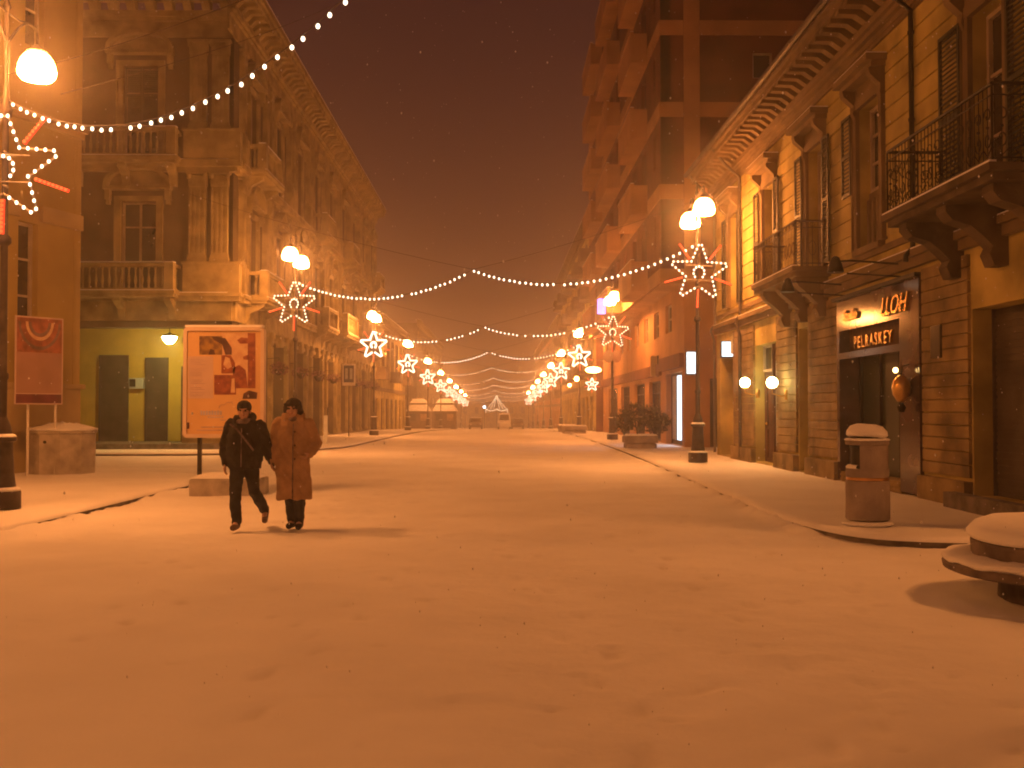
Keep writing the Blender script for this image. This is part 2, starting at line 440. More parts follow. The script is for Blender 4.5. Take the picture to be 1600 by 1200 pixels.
o = copy_tree(proto, (10.4, 10.8, 0.13), 'iron street lamp off the right edge, round the corner of the yellow house', 'twin globe street lamps')
copy_tree(proto, (LX, -2.0, 0.13), 'added street lamp, unseen behind the camera, brightening the near snow', 'twin globe street lamps')  # unseen lamp, added to brighten the foreground snow
M['globe_off'] = mat('unlit_globe', (0.6, 0.58, 0.5), 0.3, 0.05, 3)
for ch in kids(lamps[('right', 0)]):      # the lamp beyond the right edge is out: its globes are dark
    if ch.name.startswith('globe'): ch.data = ch.data.copy(); ch.data.materials[0] = M['globe_off']; ch.data.materials[1] = M['globe_off']
lamps[('right', 0)]['label'] = 'unlit iron street lamp outside the right edge of the view'
# ------------------------------------------------------------------ star decorations on the lamp posts
def star_pts(Ro=0.80, Ri=0.375):
    return [(math.sin(math.pi*k/5)*(Ro if k % 2 == 0 else Ri), math.cos(math.pi*k/5)*(Ro if k % 2 == 0 else Ri)) for k in range(10)]
def blunt(P_):
    o_ = []
    for k in range(10):
        if k % 2: o_.append(P_[k]); continue
        a, b, c = P_[k-1], P_[k], P_[(k+1) % 10]; f = .91; s_ = .045
        th = math.pi*k/5; tx, tz = math.cos(th), -math.sin(th)
        o_ += [(b[0]*f-tx*s_, b[1]*f-tz*s_), (b[0]*f+tx*s_, b[1]*f+tz*s_)]
    return o_
SP = blunt(star_pts(0.84, 0.375)); NS = len(SP)
bulb_mesh = None
def bulb_me(name, r, m):
    mb = MB(); mb.sphere((0,0,0), r, 8, 6, (1,1,1.25))
    me = bpy.data.meshes.new(name); me.from_pydata(mb.v, [], mb.f); me.shade_smooth(); me.materials.append(m); return me
BULB_S = bulb_me('bulb', 0.036, M['bulb']); BULB_G = bulb_me('bulb', 0.024, M['bulb'])
BULB_M = bulb_me('bulb', 0.032, M['bulb']); BULB_L = bulb_me('bulb', 0.046, M['bulb']); BULB_F = bulb_me('bulb', 0.038, M['bulb'])
def star_bulbs():
    out = []
    for k in range(NS):
        a, b = SP[k], SP[(k+1) % NS]
        L_ = math.hypot(b[0]-a[0], b[1]-a[1]); n = 4 if L_ > .2 else 1
        for j in range(n):
            t = (j+0.0)/n if L_ > .2 else 0
            if abs(a[0]+(b[0]-a[0])*t) < 0.10 and a[1] < 0: continue
            out.append((a[0]+(b[0]-a[0])*t, a[1]+(b[1]-a[1])*t))
    for k in range(9):
        th = R(-45+270*k/8); out.append((0.15*math.cos(th), 0.17*math.sin(th)+0.0))
    return out
SB = star_bulbs()
def make_star(detail):
    t = thing('star_light', 'x', 'star decoration')
    f = MB()
    for k in range(NS):
        a, b = SP[k], SP[(k+1) % NS]; f.tube([(a[0], 0.0, a[1]), (b[0], 0.0, b[1])], 0.013, 5)
    f.tube([(0.15*math.cos(R(x)), 0, 0.17*math.sin(R(x))) for x in range(-45, 226, 27)], 0.012, 5)
    for s in (-0.2, 0.2): f.tube([(-0.36, 0.01, s), (0.36, 0.01, s)], 0.010, 5)
    f.tube([(0, 0, 0.25), (0, 0.18, 0.25)], 0.015, 5); f.tube([(0, 0, -0.25), (0, 0.18, -0.25)], 0.015, 5)
    f.build('frame', M['frame'], t)
    for k in range(5):
        th = math.pi*(2*k+1)/5; d = Vector((math.sin(th), 0, math.cos(th)))
        r0, r1 = 0.46, 0.97
        ry = MB(); ry.tube([d*r0+Vector((0,.02,0)), d*r1+Vector((0,.02,0))], 0.026, 6)
        ray_o = ry.build('ray', M['redray'], t, 60)
        rb = MB()
        for j in range(8): rb.sphere(d*(r0+(r1-r0)*(j+.5)/8)+Vector((0,-.03,0)), 0.024 if detail else 0.03, 6, 5)
        rb.build('bulbs', M['redbulb'], ray_o, 80)
    if detail:
        for (x, z) in SB:
            b = bpy.data.objects.new('bulb', BULB_S); C.objects.link(b); b.parent = t; b.location = (x, -0.035, z)
    else:
        mb = MB()
        for (x, z) in SB: mb.sphere((x, -0.03, z), 0.060, 6, 5)
        mb.build('bulbs', M['bulb'], t, 80)
    return t
SLAB_L = ['white and red light star cut by the left photo edge, on the nearest lamp post',
 'white light star with red rays on the post behind the walking couple',
 'white light star on the left lamp post right of the blue framed sign',
 'white light star on the left post in front of the left kiosk',
 'small white light star on the left post between the two kiosks']
SLAB_R = ['light star on the lamp post outside the right edge',
 'largest whole white light star with red rays, on the right lamp post',
 'white light star above the round road sign on the right',
 'white light star on the right lamp post above the far low planter',
 'small white light star fifth from the front in the right row']
sp0 = make_star(True); sp1 = make_star(False)
used = set()
for side, X, YS, D in (('left', LX, LY, SLAB_L), ('right', RX, RY, SLAB_R)):
    for i, y in enumerate(YS):
        if side == 'right' and i == 0: continue
        lab = D[i] if i < len(D) else '%s light star in the hazy %s row of lamp posts' % (ORD[i], side)
        src = sp0 if i <= 1 or (side, i) == ('right', 2) else sp1
        loc = (X, y-0.25, gz(y)+5.38)
        if src.name not in used:
            used.add(src.name); src.location = loc; src['org'] = list(loc); src['label'] = lab; src['group'] = 'star decorations on the lamp posts'; o = src
        else: o = copy_tree(src, loc, lab, 'star decorations on the lamp posts')
        o.rotation_euler = (0, R(random.uniform(-3, 3)), R(random.uniform(-6, 6)))
        if (side, i) == ('left', 0): o.rotation_euler = (0, R(1), R(5)); o.location = (X+.1, y-.25, 5.14)
        if (side, i) == ('left', 0):
            for ch in kids(o):
                if ch.data == BULB_S: ch.data = BULB_G
        if (side, i) in (('left', 1), ('right', 2)):
            for ch in kids(o):
                if ch.data == BULB_S: ch.data = BULB_L

# ------------------------------------------------------------------ garlands of bulbs across the street, hung from a cross wire
GL = ['nearest garland of white bulbs sweeping up out of the top of the photo',
 'garland of white bulbs between the two stars nearest to the camera',
 'third garland of white bulbs, from the lamp post by the blue framed sign',
 'fourth garland of bulbs across the street, ending by the left kiosk',
 'fifth garland of bulbs across the street, faint in the haze']
for i in range(10):
    a = Vector((LX+0.05, LY[i], gz(LY[i])+6.22)); b = Vector((RX-0.05, RY[i], gz(RY[i])+(7.2 if i == 0 else 6.22)))
    ym = (LY[i]+RY[i])/2-(0.75 if i == 0 else 0); p = Vector((-0.88, ym, gz(ym)+(6.5 if i == 0 else 6.08)))
    lab = GL[i] if i < len(GL) else '%s garland of bulbs across the street deep in the haze' % ORD[i]
    if i == 9: a = Vector((LX, LY[9], gz(LY[9])+6.2))
    t = thing('light_garland', lab, 'light garland', p, 'garlands of bulbs across the street')
    pts = []; sag = [1.05, 0.74, 0.7, 0.72, 0.66, 0.7, 0.62, 0.7, 0.6, 0.7][i]
    N = 36
    for k in range(N+1): q = k/N; pts.append(a.lerp(p, q)-Vector((0, 0, 4*sag*q*(1-q))))
    for k in range(1, N+1): q = k/N; pts.append(p.lerp(b, q)-Vector((0, 0, 4*sag*q*(1-q))))
    cb = MB(); cb.tube(pts, 0.008, 4); cb.build('cable', M['cable'], t)
    tot = sum((v-u).length for u, v in zip(pts[:-1], pts[1:]))
    n = min(98, int(tot/(0.225 if i < 1 else 0.2 if i < 2 else 0.27))); st = tot/n; d = st/2; acc = 0; far = MB()
    miss = rng.sample(range(n), 3 if i < 2 else 9)
    cnt = 0
    for u, v in zip(pts[:-1], pts[1:]):
        L = (v-u).length
        while d <= acc+L:
            q = u.lerp(v, (d-acc)/L)-Vector((rng.uniform(-.012,.012), 0, 0.045+rng.uniform(-.012,.012)))
            if cnt not in miss:
                if i < 4:
                    bo = bpy.data.objects.new('bulb', BULB_G if i < 1 else BULB_M if i < 2 else BULB_F); C.objects.link(bo); bo.parent = t; bo.location = q-p
                else: far.sphere(q, 0.036, 6, 4)
            cnt += 1; d += st
        acc += L
    if far.v: far.build('bulbs', M['bulb_dim'], t, 80)
    # the cross wire that carries its middle, house to house
    if i < 5:
        cw = MB(); e1 = Vector((-10.3 if i else -11.4, ym+(0 if i else 14.5), gz(ym)+8.6)); e2 = Vector((7.0, ym-(0 if i else 2), gz(ym)+8.6 if i else 8.0))
        if i == 0: e1 = Vector((LX, 15.3, 6.6)); e2 = Vector((7.05, 14.0, 8.2))
        seg = [e1.lerp(p, k/8)-Vector((0, 0, 0.5*4*(k/8)*(1-k/8)*.3)) for k in range(9)]+[p.lerp(e2, k/8)-Vector((0, 0, 0.15*4*(k/8)*(1-k/8))) for k in range(1, 9)]
        cw.tube(seg, 0.007, 4)
        top(cw, 'support_wire', M['cable'], ['thin support wire of the nearest bulb garland, house to house', 'thin support wire holding up the second bulb garland', 'thin support wire holding up the third bulb garland', 'thin support wire holding up the fourth bulb garland', 'thin support wire holding up the fifth bulb garland'][i], 'wire', 'support wires of the garlands', loc=e1)
# thin wires slanting over the side street at the upper left
for k, (q0, q1, lab) in enumerate((((95,147,16.3),(560,-10,34),'thin wire running from the nearest lamp up past the palazzo roof'),)):
    a = PY(*q0[:2], q0[2]); b = PY(*q1[:2], q1[2])
    w_ = MB(); w_.tube([a.lerp(b, t/10)-Vector((0,0,.4*4*t/10*(1-t/10)*.5)) for t in range(11)], 0.008, 4)
    top(w_, 'overhead_wire', M['cable'], lab, 'wire', loc=a)
# ------------------------------------------------------------------ facade toolkit: coordinates (u along wall, n out of wall, z up)
def TL(X0): return lambda u, n, z: (X0+n, u, z)
def TR(X0): return lambda u, n, z: (X0-n, u, z)
def TF(Y0): return lambda u, n, z: (u, Y0-n, z)
def wall(mb, u0, u1, z0, z1, ops=(), n0=-0.4, n1=0.0):
    zs = sorted(set([z0, z1]+[z for o in ops for z in (o[2], o[3]) if z0 < z < z1]))
    for a, b in zip(zs[:-1], zs[1:]):
        cur = u0
        for o in sorted([o for o in ops if o[2] < (a+b)/2 < o[3]]):
            if o[0] > cur: mb.box(cur, o[0], n0, n1, a, b)
            cur = max(cur, o[1])
        if cur < u1: mb.box(cur, u1, n0, n1, a, b)
def courses(mb, u0, u1, z0, z1, h, gap, ops=(), n1=0.03):
    z = z0
    while z < z1-0.05:
        a, b = z+gap/2, min(z+h-gap/2, z1)
        cur = u0; iv = []
        for o in sorted([o for o in ops if o[2] < b and o[3] > a]):
            if o[0] > cur: iv.append((cur, o[0]))
            cur = max(cur, o[1])
        if cur < u1: iv.append((cur, u1))
        for s, e in iv: mb.box(s, e, -0.01, n1, a, b)
        z += h
def window(root, T, u0, u1, z0, z1, n=-0.22, fm='frame', mull=1, trans=(0.72,), pm='glass', name='window'):
    f = MB(T); t = 0.07
    f.box(u0, u0+t, n-.03, n+.04, z0, z1); f.box(u1-t, u1, n-.03, n+.04, z0, z1)
    f.box(u0+t, u1-t, n-.03, n+.04, z0, z0+t); f.box(u0+t, u1-t, n-.03, n+.04, z1-t, z1)
    for k in range(1, mull+1):
        u = u0+(u1-u0)*k/(mull+1); f.box(u-.035, u+.035, n-.02, n+.05, z0+t, z1-t)
    for q in trans:
        z = z0+(z1-z0)*q
        e = [u0+t]+[u0+(u1-u0)*k/(mull+1) for k in range(1, mull+1)]+[u1-t]
        for a, b in zip(e[:-1], e[1:]): f.box(a+.036, b-.036, n-.015, n+.03, z-.025, z+.025)
    w_ = f.build(name, M[fm], root)
    p = MB(T); p.box(u0+.01, u1-.01, n-.06, n-.035, z0+.01, z1-.01); p.build('pane', M[pm], w_)
    return w_
def shutter(root, T, u0, u1, z0, z1, n=0.035, m='shutter'):
    s = MB(T); t = 0.06
    s.box(u0, u0+t, n, n+.045, z0, z1); s.box(u1-t, u1, n, n+.045, z0, z1)
    zm = (z0+z1)/2
    for a in (z0, zm-t/2, z1-t): s.box(u0+t, u1-t, n, n+.045, a, a+t)
    for a, b in ((z0+t, zm-t/2), (zm+t/2, z1-t)):
        k = int((b-a)/0.075)
        for i in range(k):
            z = a+(b-a)*(i+.5)/k
            s.add([(u0+t,n+.004,z+.025),(u1-t,n+.004,z+.025),(u1-t,n+.04,z-.025),(u0+t,n+.04,z-.025),
                   (u0+t,n+.0,z+.018),(u1-t,n+.0,z+.018),(u1-t,n+.034,z-.032),(u0+t,n+.034,z-.032)], [(0,1,2,3),(7,6,5,4),(0,4,5,1),(2,6,7,3)])
    return s.build('shutter', M[m], root)
BAL = [(0.045,0),(0.045,0.06),(0.03,0.09),(0.062,0.24),(0.055,0.34),(0.028,0.48),(0.03,0.62),(0.05,0.68),(0.05,0.72)]
def balustrade_run(mb, u0, u1, n, z, h=0.95, along='u', step=0.24, seg=7):
    b = 0.11
    def bx(a0, a1, c0, c1, z0, z1):
        if along == 'u': mb.box(a0, a1, c0, c1, z0, z1)
        else: mb.box(c0, c1, a0, a1, z0, z1)
    bx(u0, u1, n-b, n+b, z, z+.10); bx(u0-.02, u1+.02, n-b-.03, n+b+.03, z+h-.13, z+h)
    k = max(1, int((u1-u0)/step)); hh = (h-.24)/0.72
    for i in range(k):
        p = u0+(u1-u0)*(i+.5)/k
        c = (p, n) if along == 'u' else (n, p)
        mb.lathe([(r, zz*hh) for r, zz in BAL], c[0], c[1], z+.101, seg)
def stone_balcony(root, T, u0, u1, z, proj=0.9, h=1.0, corb=True, m='stone2'):
    s = MB(T)
    s.box(u0-.06, u1+.06, 0.0, proj+.08, z-.12, z); s.box(u0, u1, 0.0, proj, z-.24, z-.122)
    if corb:
        k = max(2, int((u1-u0)/1.9)+1)
        for i in range(k):
            u = u0+.28+(u1-u0-.56)*i/(k-1)
            s.prism_u = None
            pr = [(0.001, z-1.0), (0.16, z-1.0), (0.24, z-.8), (0.3, z-.62), (proj*.62, z-.48), (proj*.85, z-.36), (proj*.85, z-.243), (0.001, z-.243)]
            vs = [(u-.13, a, b) for a, b in pr]+[(u+.13, a, b) for a, b in pr]; q = len(pr)
            s.add(vs, [tuple(range(q)), tuple(range(2*q-1, q-1, -1))]+[(i_, i_+q, (i_+1) % q+q, (i_+1) % q) for i_ in range(q)])
    b_ = s.build('balcony', M[m], root)
    r = MB(T)
    for a, c in ((u0, u0+.34), (u1-.34, u1)): r.box(a, c, proj-.3, proj+.03, z, z+h)
    balustrade_run(r, u0+.34, u1-.34, proj-.13, z, h-.03)
    for a in (u0+.14, u1-.14): balustrade_run(r, 0.02, proj-.31, a, z, h-.03, along='n')
    r.build('balustrade', M[m], b_)
    sn = MB(T); sn.box(u0-.02, u1+.02, proj-.26, proj, z+h+.001, z+h+.035); sn.box(u0-.05, u1+.05, proj+.005, proj+.075, z+.001, z+.03)
    sn.build('snow', M['snow_cap'], b_)
    return b_
def surround(mb, u0, u1, z0, z1, w=0.2, n=0.09):
    mb.box(u0-w, u0, 0, n, z0, z1); mb.box(u1, u1+w, 0, n, z0, z1); mb.box(u0-w, u1+w, 0, n+.01, z1, z1+w)
    mb.box(u0-w-.05, u0-w, 0, n+.03, z0, z1+w); mb.box(u1+w, u1+w+.05, 0, n+.03, z0, z1+w)
def pediment(mb, uc, w, z, kind, n=0.34):
    h = w*0.24
    mb.box(uc-w/2, uc+w/2, 0, n, z, z+.12)
    if kind == 'arch':
        N = 12; ou = []; inn = []
        for k in range(N+1):
            a = math.pi*k/N; ou.append((uc-w/2*math.cos(a), z+.121+h*1.25*math.sin(a)**.8)); inn.append((uc-(w/2-.14)*math.cos(a), z+.121+(h*1.25-.13)*math.sin(a)**.8))
        for k in range(N):
            mb.prism([ou[k], ou[k+1], inn[k+1], inn[k]], 0, n)
        mb.prism(inn, 0, .05)
    else:
        a, b, c = (uc-w/2, z+.121), (uc, z+.121+h*1.15), (uc+w/2, z+.121)
        mb.prism([a, b, (uc, b[1]-.14), (uc-w/2+.3, a[1])], 0, n); mb.prism([b, c, (uc+w/2-.3, a[1]), (uc, b[1]-.14)], 0, n)
        mb.prism([(uc-w/2+.3, a[1]), (uc, b[1]-.14), (uc+w/2-.3, a[1])], 0, .05)
    for s in (-1, 1):
        u = uc+s*(w/2-.14); mb.box(u-.09, u+.09, 0, n*.75, z-.38, z-.001); mb.box(u-.07, u+.07, 0, n*.45, z-.55, z-.381)
def pilaster(mb, u0, u1, z0, z1, n=0.16, flutes=4):
    w = u1-u0
    mb.box(u0-.05, u1+.05, 0, n+.07, z0, z0+.16); mb.box(u0-.025, u1+.025, 0, n+.035, z0+.16, z0+.26)
    mb.box(u0, u1, 0, n, z0+.26, z1-.55)
    fw = w/(flutes*2-1)
    for k in range(flutes): mb.box(u0+2*k*fw, u0+(2*k+1)*fw, n+.0005, n+.045, z0+.34, z1-.62)
    mb.box(u0-.02, u1+.02, 0, n+.05, z1-.549, z1-.49)
    for k in range(4): mb.prism([(u0+w*k/4+.01, z1-.48), (u0+w*(k+1)/4-.01, z1-.48), (u0+w*(k+1)/4+.01, z1-.2), (u0+w*(k+.5)/4, z1-.13), (u0+w*k/4-.01, z1-.2)], 0, n+.07)
    mb.box(u0-.03, u1+.03, 0, n+.03, z1-.489, z1-.13)
    for u in (u0, u1): mb.lathe([(.0,0), (.09,0), (.09,.16), (.0,.16)], u, n+.05, z1-.26, 10)
    mb.box(u0-.09, u1+.09, 0, n+.12, z1-.09, z1)
def cornice(mb, u0, u1, z0, z1, proj, step=0.6, mod=True, frieze=0.6):
    h = z1-z0
    mb.box(u0, u1, 0, .08, z0-frieze, z0); mb.box(u0, u1, 0, .18, z0, z0+h*.12)
    mb.box(u0, u1, 0, proj*.28, z0+h*.121, z0+h*.3)
    if mod:
        k = int((u1-u0)/step)
        for i in range(k):
            u = u0+(u1-u0)*(i+.5)/k; a, b = z0+h*.301, z0+h*.62
            pr = [(0.0, a), (proj*.3, a), (proj*.5, a+(b-a)*.55), (proj*.86, a+(b-a)*.6), (proj*.86, b), (0, b)]; q = 6; s_ = step*.22
            mb.add([(u-s_, x, y) for x, y in pr]+[(u+s_, x, y) for x, y in pr], [tuple(range(q)), tuple(range(2*q-1, q-1, -1))]+[(j, j+q, (j+1) % q+q, (j+1) % q) for j in range(q)])
    mb.box(u0, u1, 0, proj*.9, z0+h*.621, z0+h*.8); mb.box(u0, u1, 0, proj, z0+h*.801, z1)
def bldg(name, label, loc): return thing(name, label, 'building', loc)

# ================================================================== left: ornate corner palazzo
XB = -10.2
P = bldg('palazzo', 'ornate stone corner palazzo with pilasters and balustraded balconies behind the large poster', (XB, 39, 0))
F = TF(39.0); S = TL(XB)
N = 9; bc = [42+4.8*i for i in range(N)]
front_ops1 = [(-14.44, -13.1, 6.1, 9.5), (-19.2, -17.9, 6.1, 9.5)]
front_ops2 = [(-14.4, -13.06, 11.2, 14.7), (-19.2, -17.9, 11.2, 14.7)]
g_ops = [(-16.35, -12.05, -.2, 4.7), (-22.5, -17.4, -.2, 4.7)]
wb = MB(F)
wall(wb, -30, XB, -.2, 5.6, g_ops, -.7, 0); wall(wb, -30, XB, 5.6, 16.4, front_ops1+front_ops2, -.45, 0)
side1 = [(c-.62, c+.62, 6.1, 9.4) for c in bc]; side2 = [(c-.62, c+.62, 11.2, 14.5) for c in bc]
sideg = [(c-1.45, c+1.45, 0.1, 4.55) for c in bc]
wb.T = S
wall(wb, 39.0, 82.2, -.2, 5.6, sideg, -.7, -.001); wall(wb, 39.0, 82.2, 5.6, 16.4, side1+side2, -.45, -.001)
wb.T = None
wb.box(-30, XB-.5, 40.6, 82, 16.41, 16.8)          # roof slab
wb.box(-30, XB-.45, 82.0, 82.25, -.4, 16.4)
wb.build('wall', M['stone'], P)
bw = MB(); bw.box(-30, -12.8, 41.6, 41.8, -.1, 5.2); bw.box(-12.9, -12.75, 41.8, 82, -.2, 5.2)
bw.T = None; bw.build('arcade_wall', M['yellow'], P)
ce = MB(); ce.box(-30, XB-.72, 39.72, 41.6, 4.95, 5.1); ce.box(-12.75, XB-.72, 41.62, 82, 4.95, 5.1); ce.build('arcade_ceiling', M['stone'], P)
st = MB(); st.box(-29, XB-.05, 38.2, 41.6, .1, .30); st.build('step', M['kerb'], P)
# arcade doors seen under the lamp
for (a, b, h) in ((-16.15, -15.1, 3.72), (-14.3, -13.5, 3.62)):
    d = MB(TF(41.6)); d.box(a, b, .001, .06, .3, h); d.box(a-.06, a, .001, .1, .3, h+.06); d.box(b, b+.06, .001, .1, .3, h+.06); d.box(a, b, .001, .1, h, h+.06)
    k = int((h-.3)/.09)
    for i in range(k): d.box(a+.01, b-.01, .061, .078, .3+i*.09, .3+i*.09+.055)
    d.build('roller_door', M['roller'], P)
lb = MB(TF(41.6)); lb.box(-14.98, -14.4, .001, .2, 2.42, 2.85); lb.build('mail_box', M['grey_panel'], P)
lb = MB(TF(41.6)); lb.box(-14.94, -14.7, .201, .22, 2.5, 2.8); lb.build('dark_panel', M['dark_iron'], P)
# trim
tr = MB(F)
tr.box(-30, XB+.36, 0, .36, 5.68, 5.84); tr.box(-30, XB+.42, 0, .42, 5.841, 5.98); tr.box(-30, XB, 0, .12, 4.95, 5.68)
tr.box(-30, XB+.2, 0, .2, 10.62, 10.8); tr.box(-30, XB+.36, 0, .36, 10.801, 11.05)
for ops, kd in ((front_ops1, 'arch'), (front_ops2, 'arch')):
    for o_ in ops:
        surround(tr, *o_); pediment(tr, (o_[0]+o_[1])/2, 2.55, o_[3]+.42, kd)
for zz in (6.0, 11.06):
    tr.box(-12.0, XB+.34, 0, .34, zz, zz+1.08); tr.box(-12.05, XB+.40, 0, .40, zz+1.081, zz+1.17); tr.box(-17.6, -16.9, 0, .3, zz, zz+1.08)
    pilaster(tr, -11.82, -11.2, zz+1.18, zz+4.6, .18); pilaster(tr, -10.98, -10.36, zz+1.18, zz+4.6, .18); pilaster(tr, -17.5, -17.0, zz+1.18, zz+4.6, .16)
cornice(tr, -30, XB+.08, 16.4, 17.6, 1.0, .7)
# arched heads of the ground openings: piers with impost mouldings
for a, b in ((-17.4, -16.35), (-12.05, -10.2)): tr.box(a-.04, b+.04, 0, .08, 4.1, 4.3); tr.box(a-.02, b+.02, 0, .07, -.1, .75)
tr.build('trim', M['stone2'], P)
ts = MB(S)
ts.box(39.36, 82.2, 0, .36, 5.68, 5.84); ts.box(39.36, 82.2, 0, .42, 5.841, 5.98); ts.box(39.0, 82.2, 0, .12, 4.95, 5.68)
ts.box(39.2, 82.2, 0, .2, 10.62, 10.8); ts.box(39.2, 82.2, 0, .36, 10.801, 11.05)
for i, c in enumerate(bc):
    for zz, ops, kd in ((6.0, side1, 'arch' if i % 2 == 0 else 'tri'), (11.06, side2, 'arch')):
        surround(ts, *ops[i]); pediment(ts, c, 2.4, ops[i][3]+.42, kd)
        for uu in ((c-2.2, c-1.75), (c+1.75, c+2.2)):
            ts.box(uu[0]-.12, uu[1]+.12, 0, .3, zz, zz+1.1); pilaster(ts, uu[0], uu[1], zz+1.11, zz+4.6, .16, 3)
    for uu in (c-1.45-.42, c+1.45+.02): pilaster(ts, uu, uu+.4, .1, 4.95, .12, 3)
    ts.box(c-1.5, c+1.5, 0, .1, 4.55, 4.72)
    ts.prism([(c-.22, 4.4), (c+.22, 4.4), (c+.32, 4.95), (c-.32, 4.95)], 0, .25)
cornice(ts, 38.92-.92, 82.2, 16.4, 17.6, 1.0, .7)
ts.build('side_trim', M['stone2'], P)
sn = MB(); sn.box(-30, XB+1.0, 37.98, 39.9, 17.601, 17.66); sn.box(XB-1, XB+1.0, 39.9, 82.2, 17.601, 17.66); sn.build('snow', M['snow_cap'], P)
for T_, u0_, u1_ in ((F, -30, -10.3), (S, 39.5, 82.1)):
    for z_, n_ in ((5.981, .40), (11.051, .34)):
        k_ = MB(T_); k_.box(u0_, u1_, .13, n_, z_, z_+.03); k_.build('snow', M['snow_cap'], P)
stone_balcony(P, F, -16.5, -12.15, 6.0, .95, 1.05); stone_balcony(P, F, -16.3, -12.15, 11.06, .85, 1.1)
for i in (0, 3, 5, 8):
    stone_balcony(P, S, bc[i]-1.65, bc[i]+1.65, 6.0, 1.0, 1.05); stone_balcony(P, S, bc[i]-1.6, bc[i]+1.6, 11.06, .9, 1.05)
stone_balcony(P, S, bc[4]-2.3, bc[4]+2.3, 6.0, 1.4, 1.1)
for o_ in front_ops1: window(P, F, *o_, mull=1)
for o_ in front_ops2:
    window(P, F, *o_, mull=1)
    shutter(P, F, o_[0]+.02, (o_[0]+o_[1])/2-.01, o_[2]+1.3, o_[3]-.02, n=-.15); shutter(P, F, (o_[0]+o_[1])/2+.01, o_[1]-.02, o_[2]+1.3, o_[3]-.02, n=-.15)
for k, o_ in enumerate(side1+side2): window(P, S, *o_, mull=1)
for i, c in enumerate(bc):
    if i % 2 == 1:
        for ops in (side1, side2):
            o_ = ops[i]; shutter(P, S, o_[0]+.02, c-.01, o_[2]+.05, o_[3]-.02, n=-.12); shutter(P, S, c+.01, o_[1]-.02, o_[2]+.05, o_[3]-.02, n=-.12)
# dark shop doors inside the arcade
for i, c in enumerate(bc):
    d = MB(TL(-12.75)); d.box(c-.9, c+.9, .001, .06, .1, 3.2); d.box(c-1.0, c-.9, .001, .12, .1, 3.3); d.box(c+.9, c+1.0, .001, .12, .1, 3.3)
    for k in range(30): d.box(c-.88, c+.88, .061, .075, .15+k*.1, .15+k*.1+.06)
    d.build('roller_door', M['roller'], P)

# ================================================================== far left: plain yellow building
A0 = Vector((-10.75, 26.0)); AD = Vector((-.305, -.952)).normalized(); AN = Vector((-AD.y, AD.x))
TA = lambda u, n, z: (A0.x+AD.x*u+AN.x*n, A0.y+AD.y*u+AN.y*n, z)
A = bldg('yellow_house', 'plain yellow plastered house with narrow windows at the left photo edge', (A0.x, A0.y, 0))
wa = MB(TA); opsA = [(1.33, 1.96, 2.55, 6.05), (1.2, 1.82, 10.3, 14), (4.2, 5.2, 2.5, 6.0), (4.2, 5.2, 10.3, 14)]
wall(wa, 0, 16, -.2, 22, opsA, -.5, 0); wa.T = None
wa.box(-30, A0.x-.02, 25.9, 26.3, -.2, 22)
wa.build('wall', M['ochre'], A)
ta = MB(TA); ta.box(-.1, 1.3, 0, .12, 6.12, 6.5); ta.box(2.0, 16, 0, .12, 6.12, 6.5); ta.box(-.08, 16, 0, .10, -.2, 2.1); ta.box(-.16, 1.33, 0, .18, 2.1, 2.22); ta.box(1.33, 16, 0, .18, 2.1, 2.22)
ta.box(-.1, 16, 0, .14, 8.45, 8.6); ta.box(-.16, 16, 0, .2, 8.601, 8.7)
ta.build('trim', M['ochre_trim'], A)
for o_ in opsA: window(A, TA, *o_, n=-.2, mull=0, trans=(.25, .5, .75))

# ================================================================== right: two storey house with modillion cornice
XR = 7.1
H = bldg('cornice_house', 'two storey yellow house with grooved wall, bracketed eaves and iron balconies on the right', (XR, 22, 0))
Q = TR(XR)
W = [(14.15, 15.2), (18.85, 20.05), (22.25, 23.4), (26.2, 27.35), (30.3, 31.4)]
up = [(a, b, 4.72, 7.5) for a, b in W]
gr = [(12.7, 15.3, .3, 3.1), (17.1, 21.3, .05, 3.83), (23.5, 24.25, .15, 3.5), (26.15, 28.4, .15, 3.35), (31.0, 33.0, .15, 3.3)]
wr = MB(Q); wall(wr, 11.8, 33.5, 4.2, 9.0, up, -.45, 0); wall(wr, 11.8, 33.5, -.2, 4.2, gr, -.6, 0)
courses(wr, 11.8, 33.5, 4.75, 8.55, .335, .03, [(a-.24, b+.24, c-.2, d+.3) for a, b, c, d in up], .032)
wr.T = None
wr.box(XR+.45, 22, 33.3, 33.49, -.2, 9.0); wr.box(XR+.45, 22, 11.81, 12.1, -.2, 9.0)
wr.build('wall', M['buff'], H)
piers = [(11.8, 12.65), (15.35, 17.05), (21.35, 23.4), (24.35, 26.1), (28.45, 30.95)]
for a, b in piers:
    gs = MB(Q)
    courses(gs, a, b, .55, 4.0, .2, .018, (), .05)
    gs.box(a-.02, b+.02, 0, .14, -.2, .5)
    gs.build('stone_pier', M['brickstone'], H)
tq = MB(Q)
tq.box(11.8, 33.5, 0, .1, 4.02, 4.18); tq.box(11.8, 33.5, 0, .17, 4.181, 4.3); tq.box(11.8, 33.5, 0, .06, 4.5, 4.62)
tq.box(11.8, 33.5, 0, .08, 8.42, 8.5)
cornice(tq, 11.8, 33.6, 8.62, 9.35, .92, .46, True, .1)
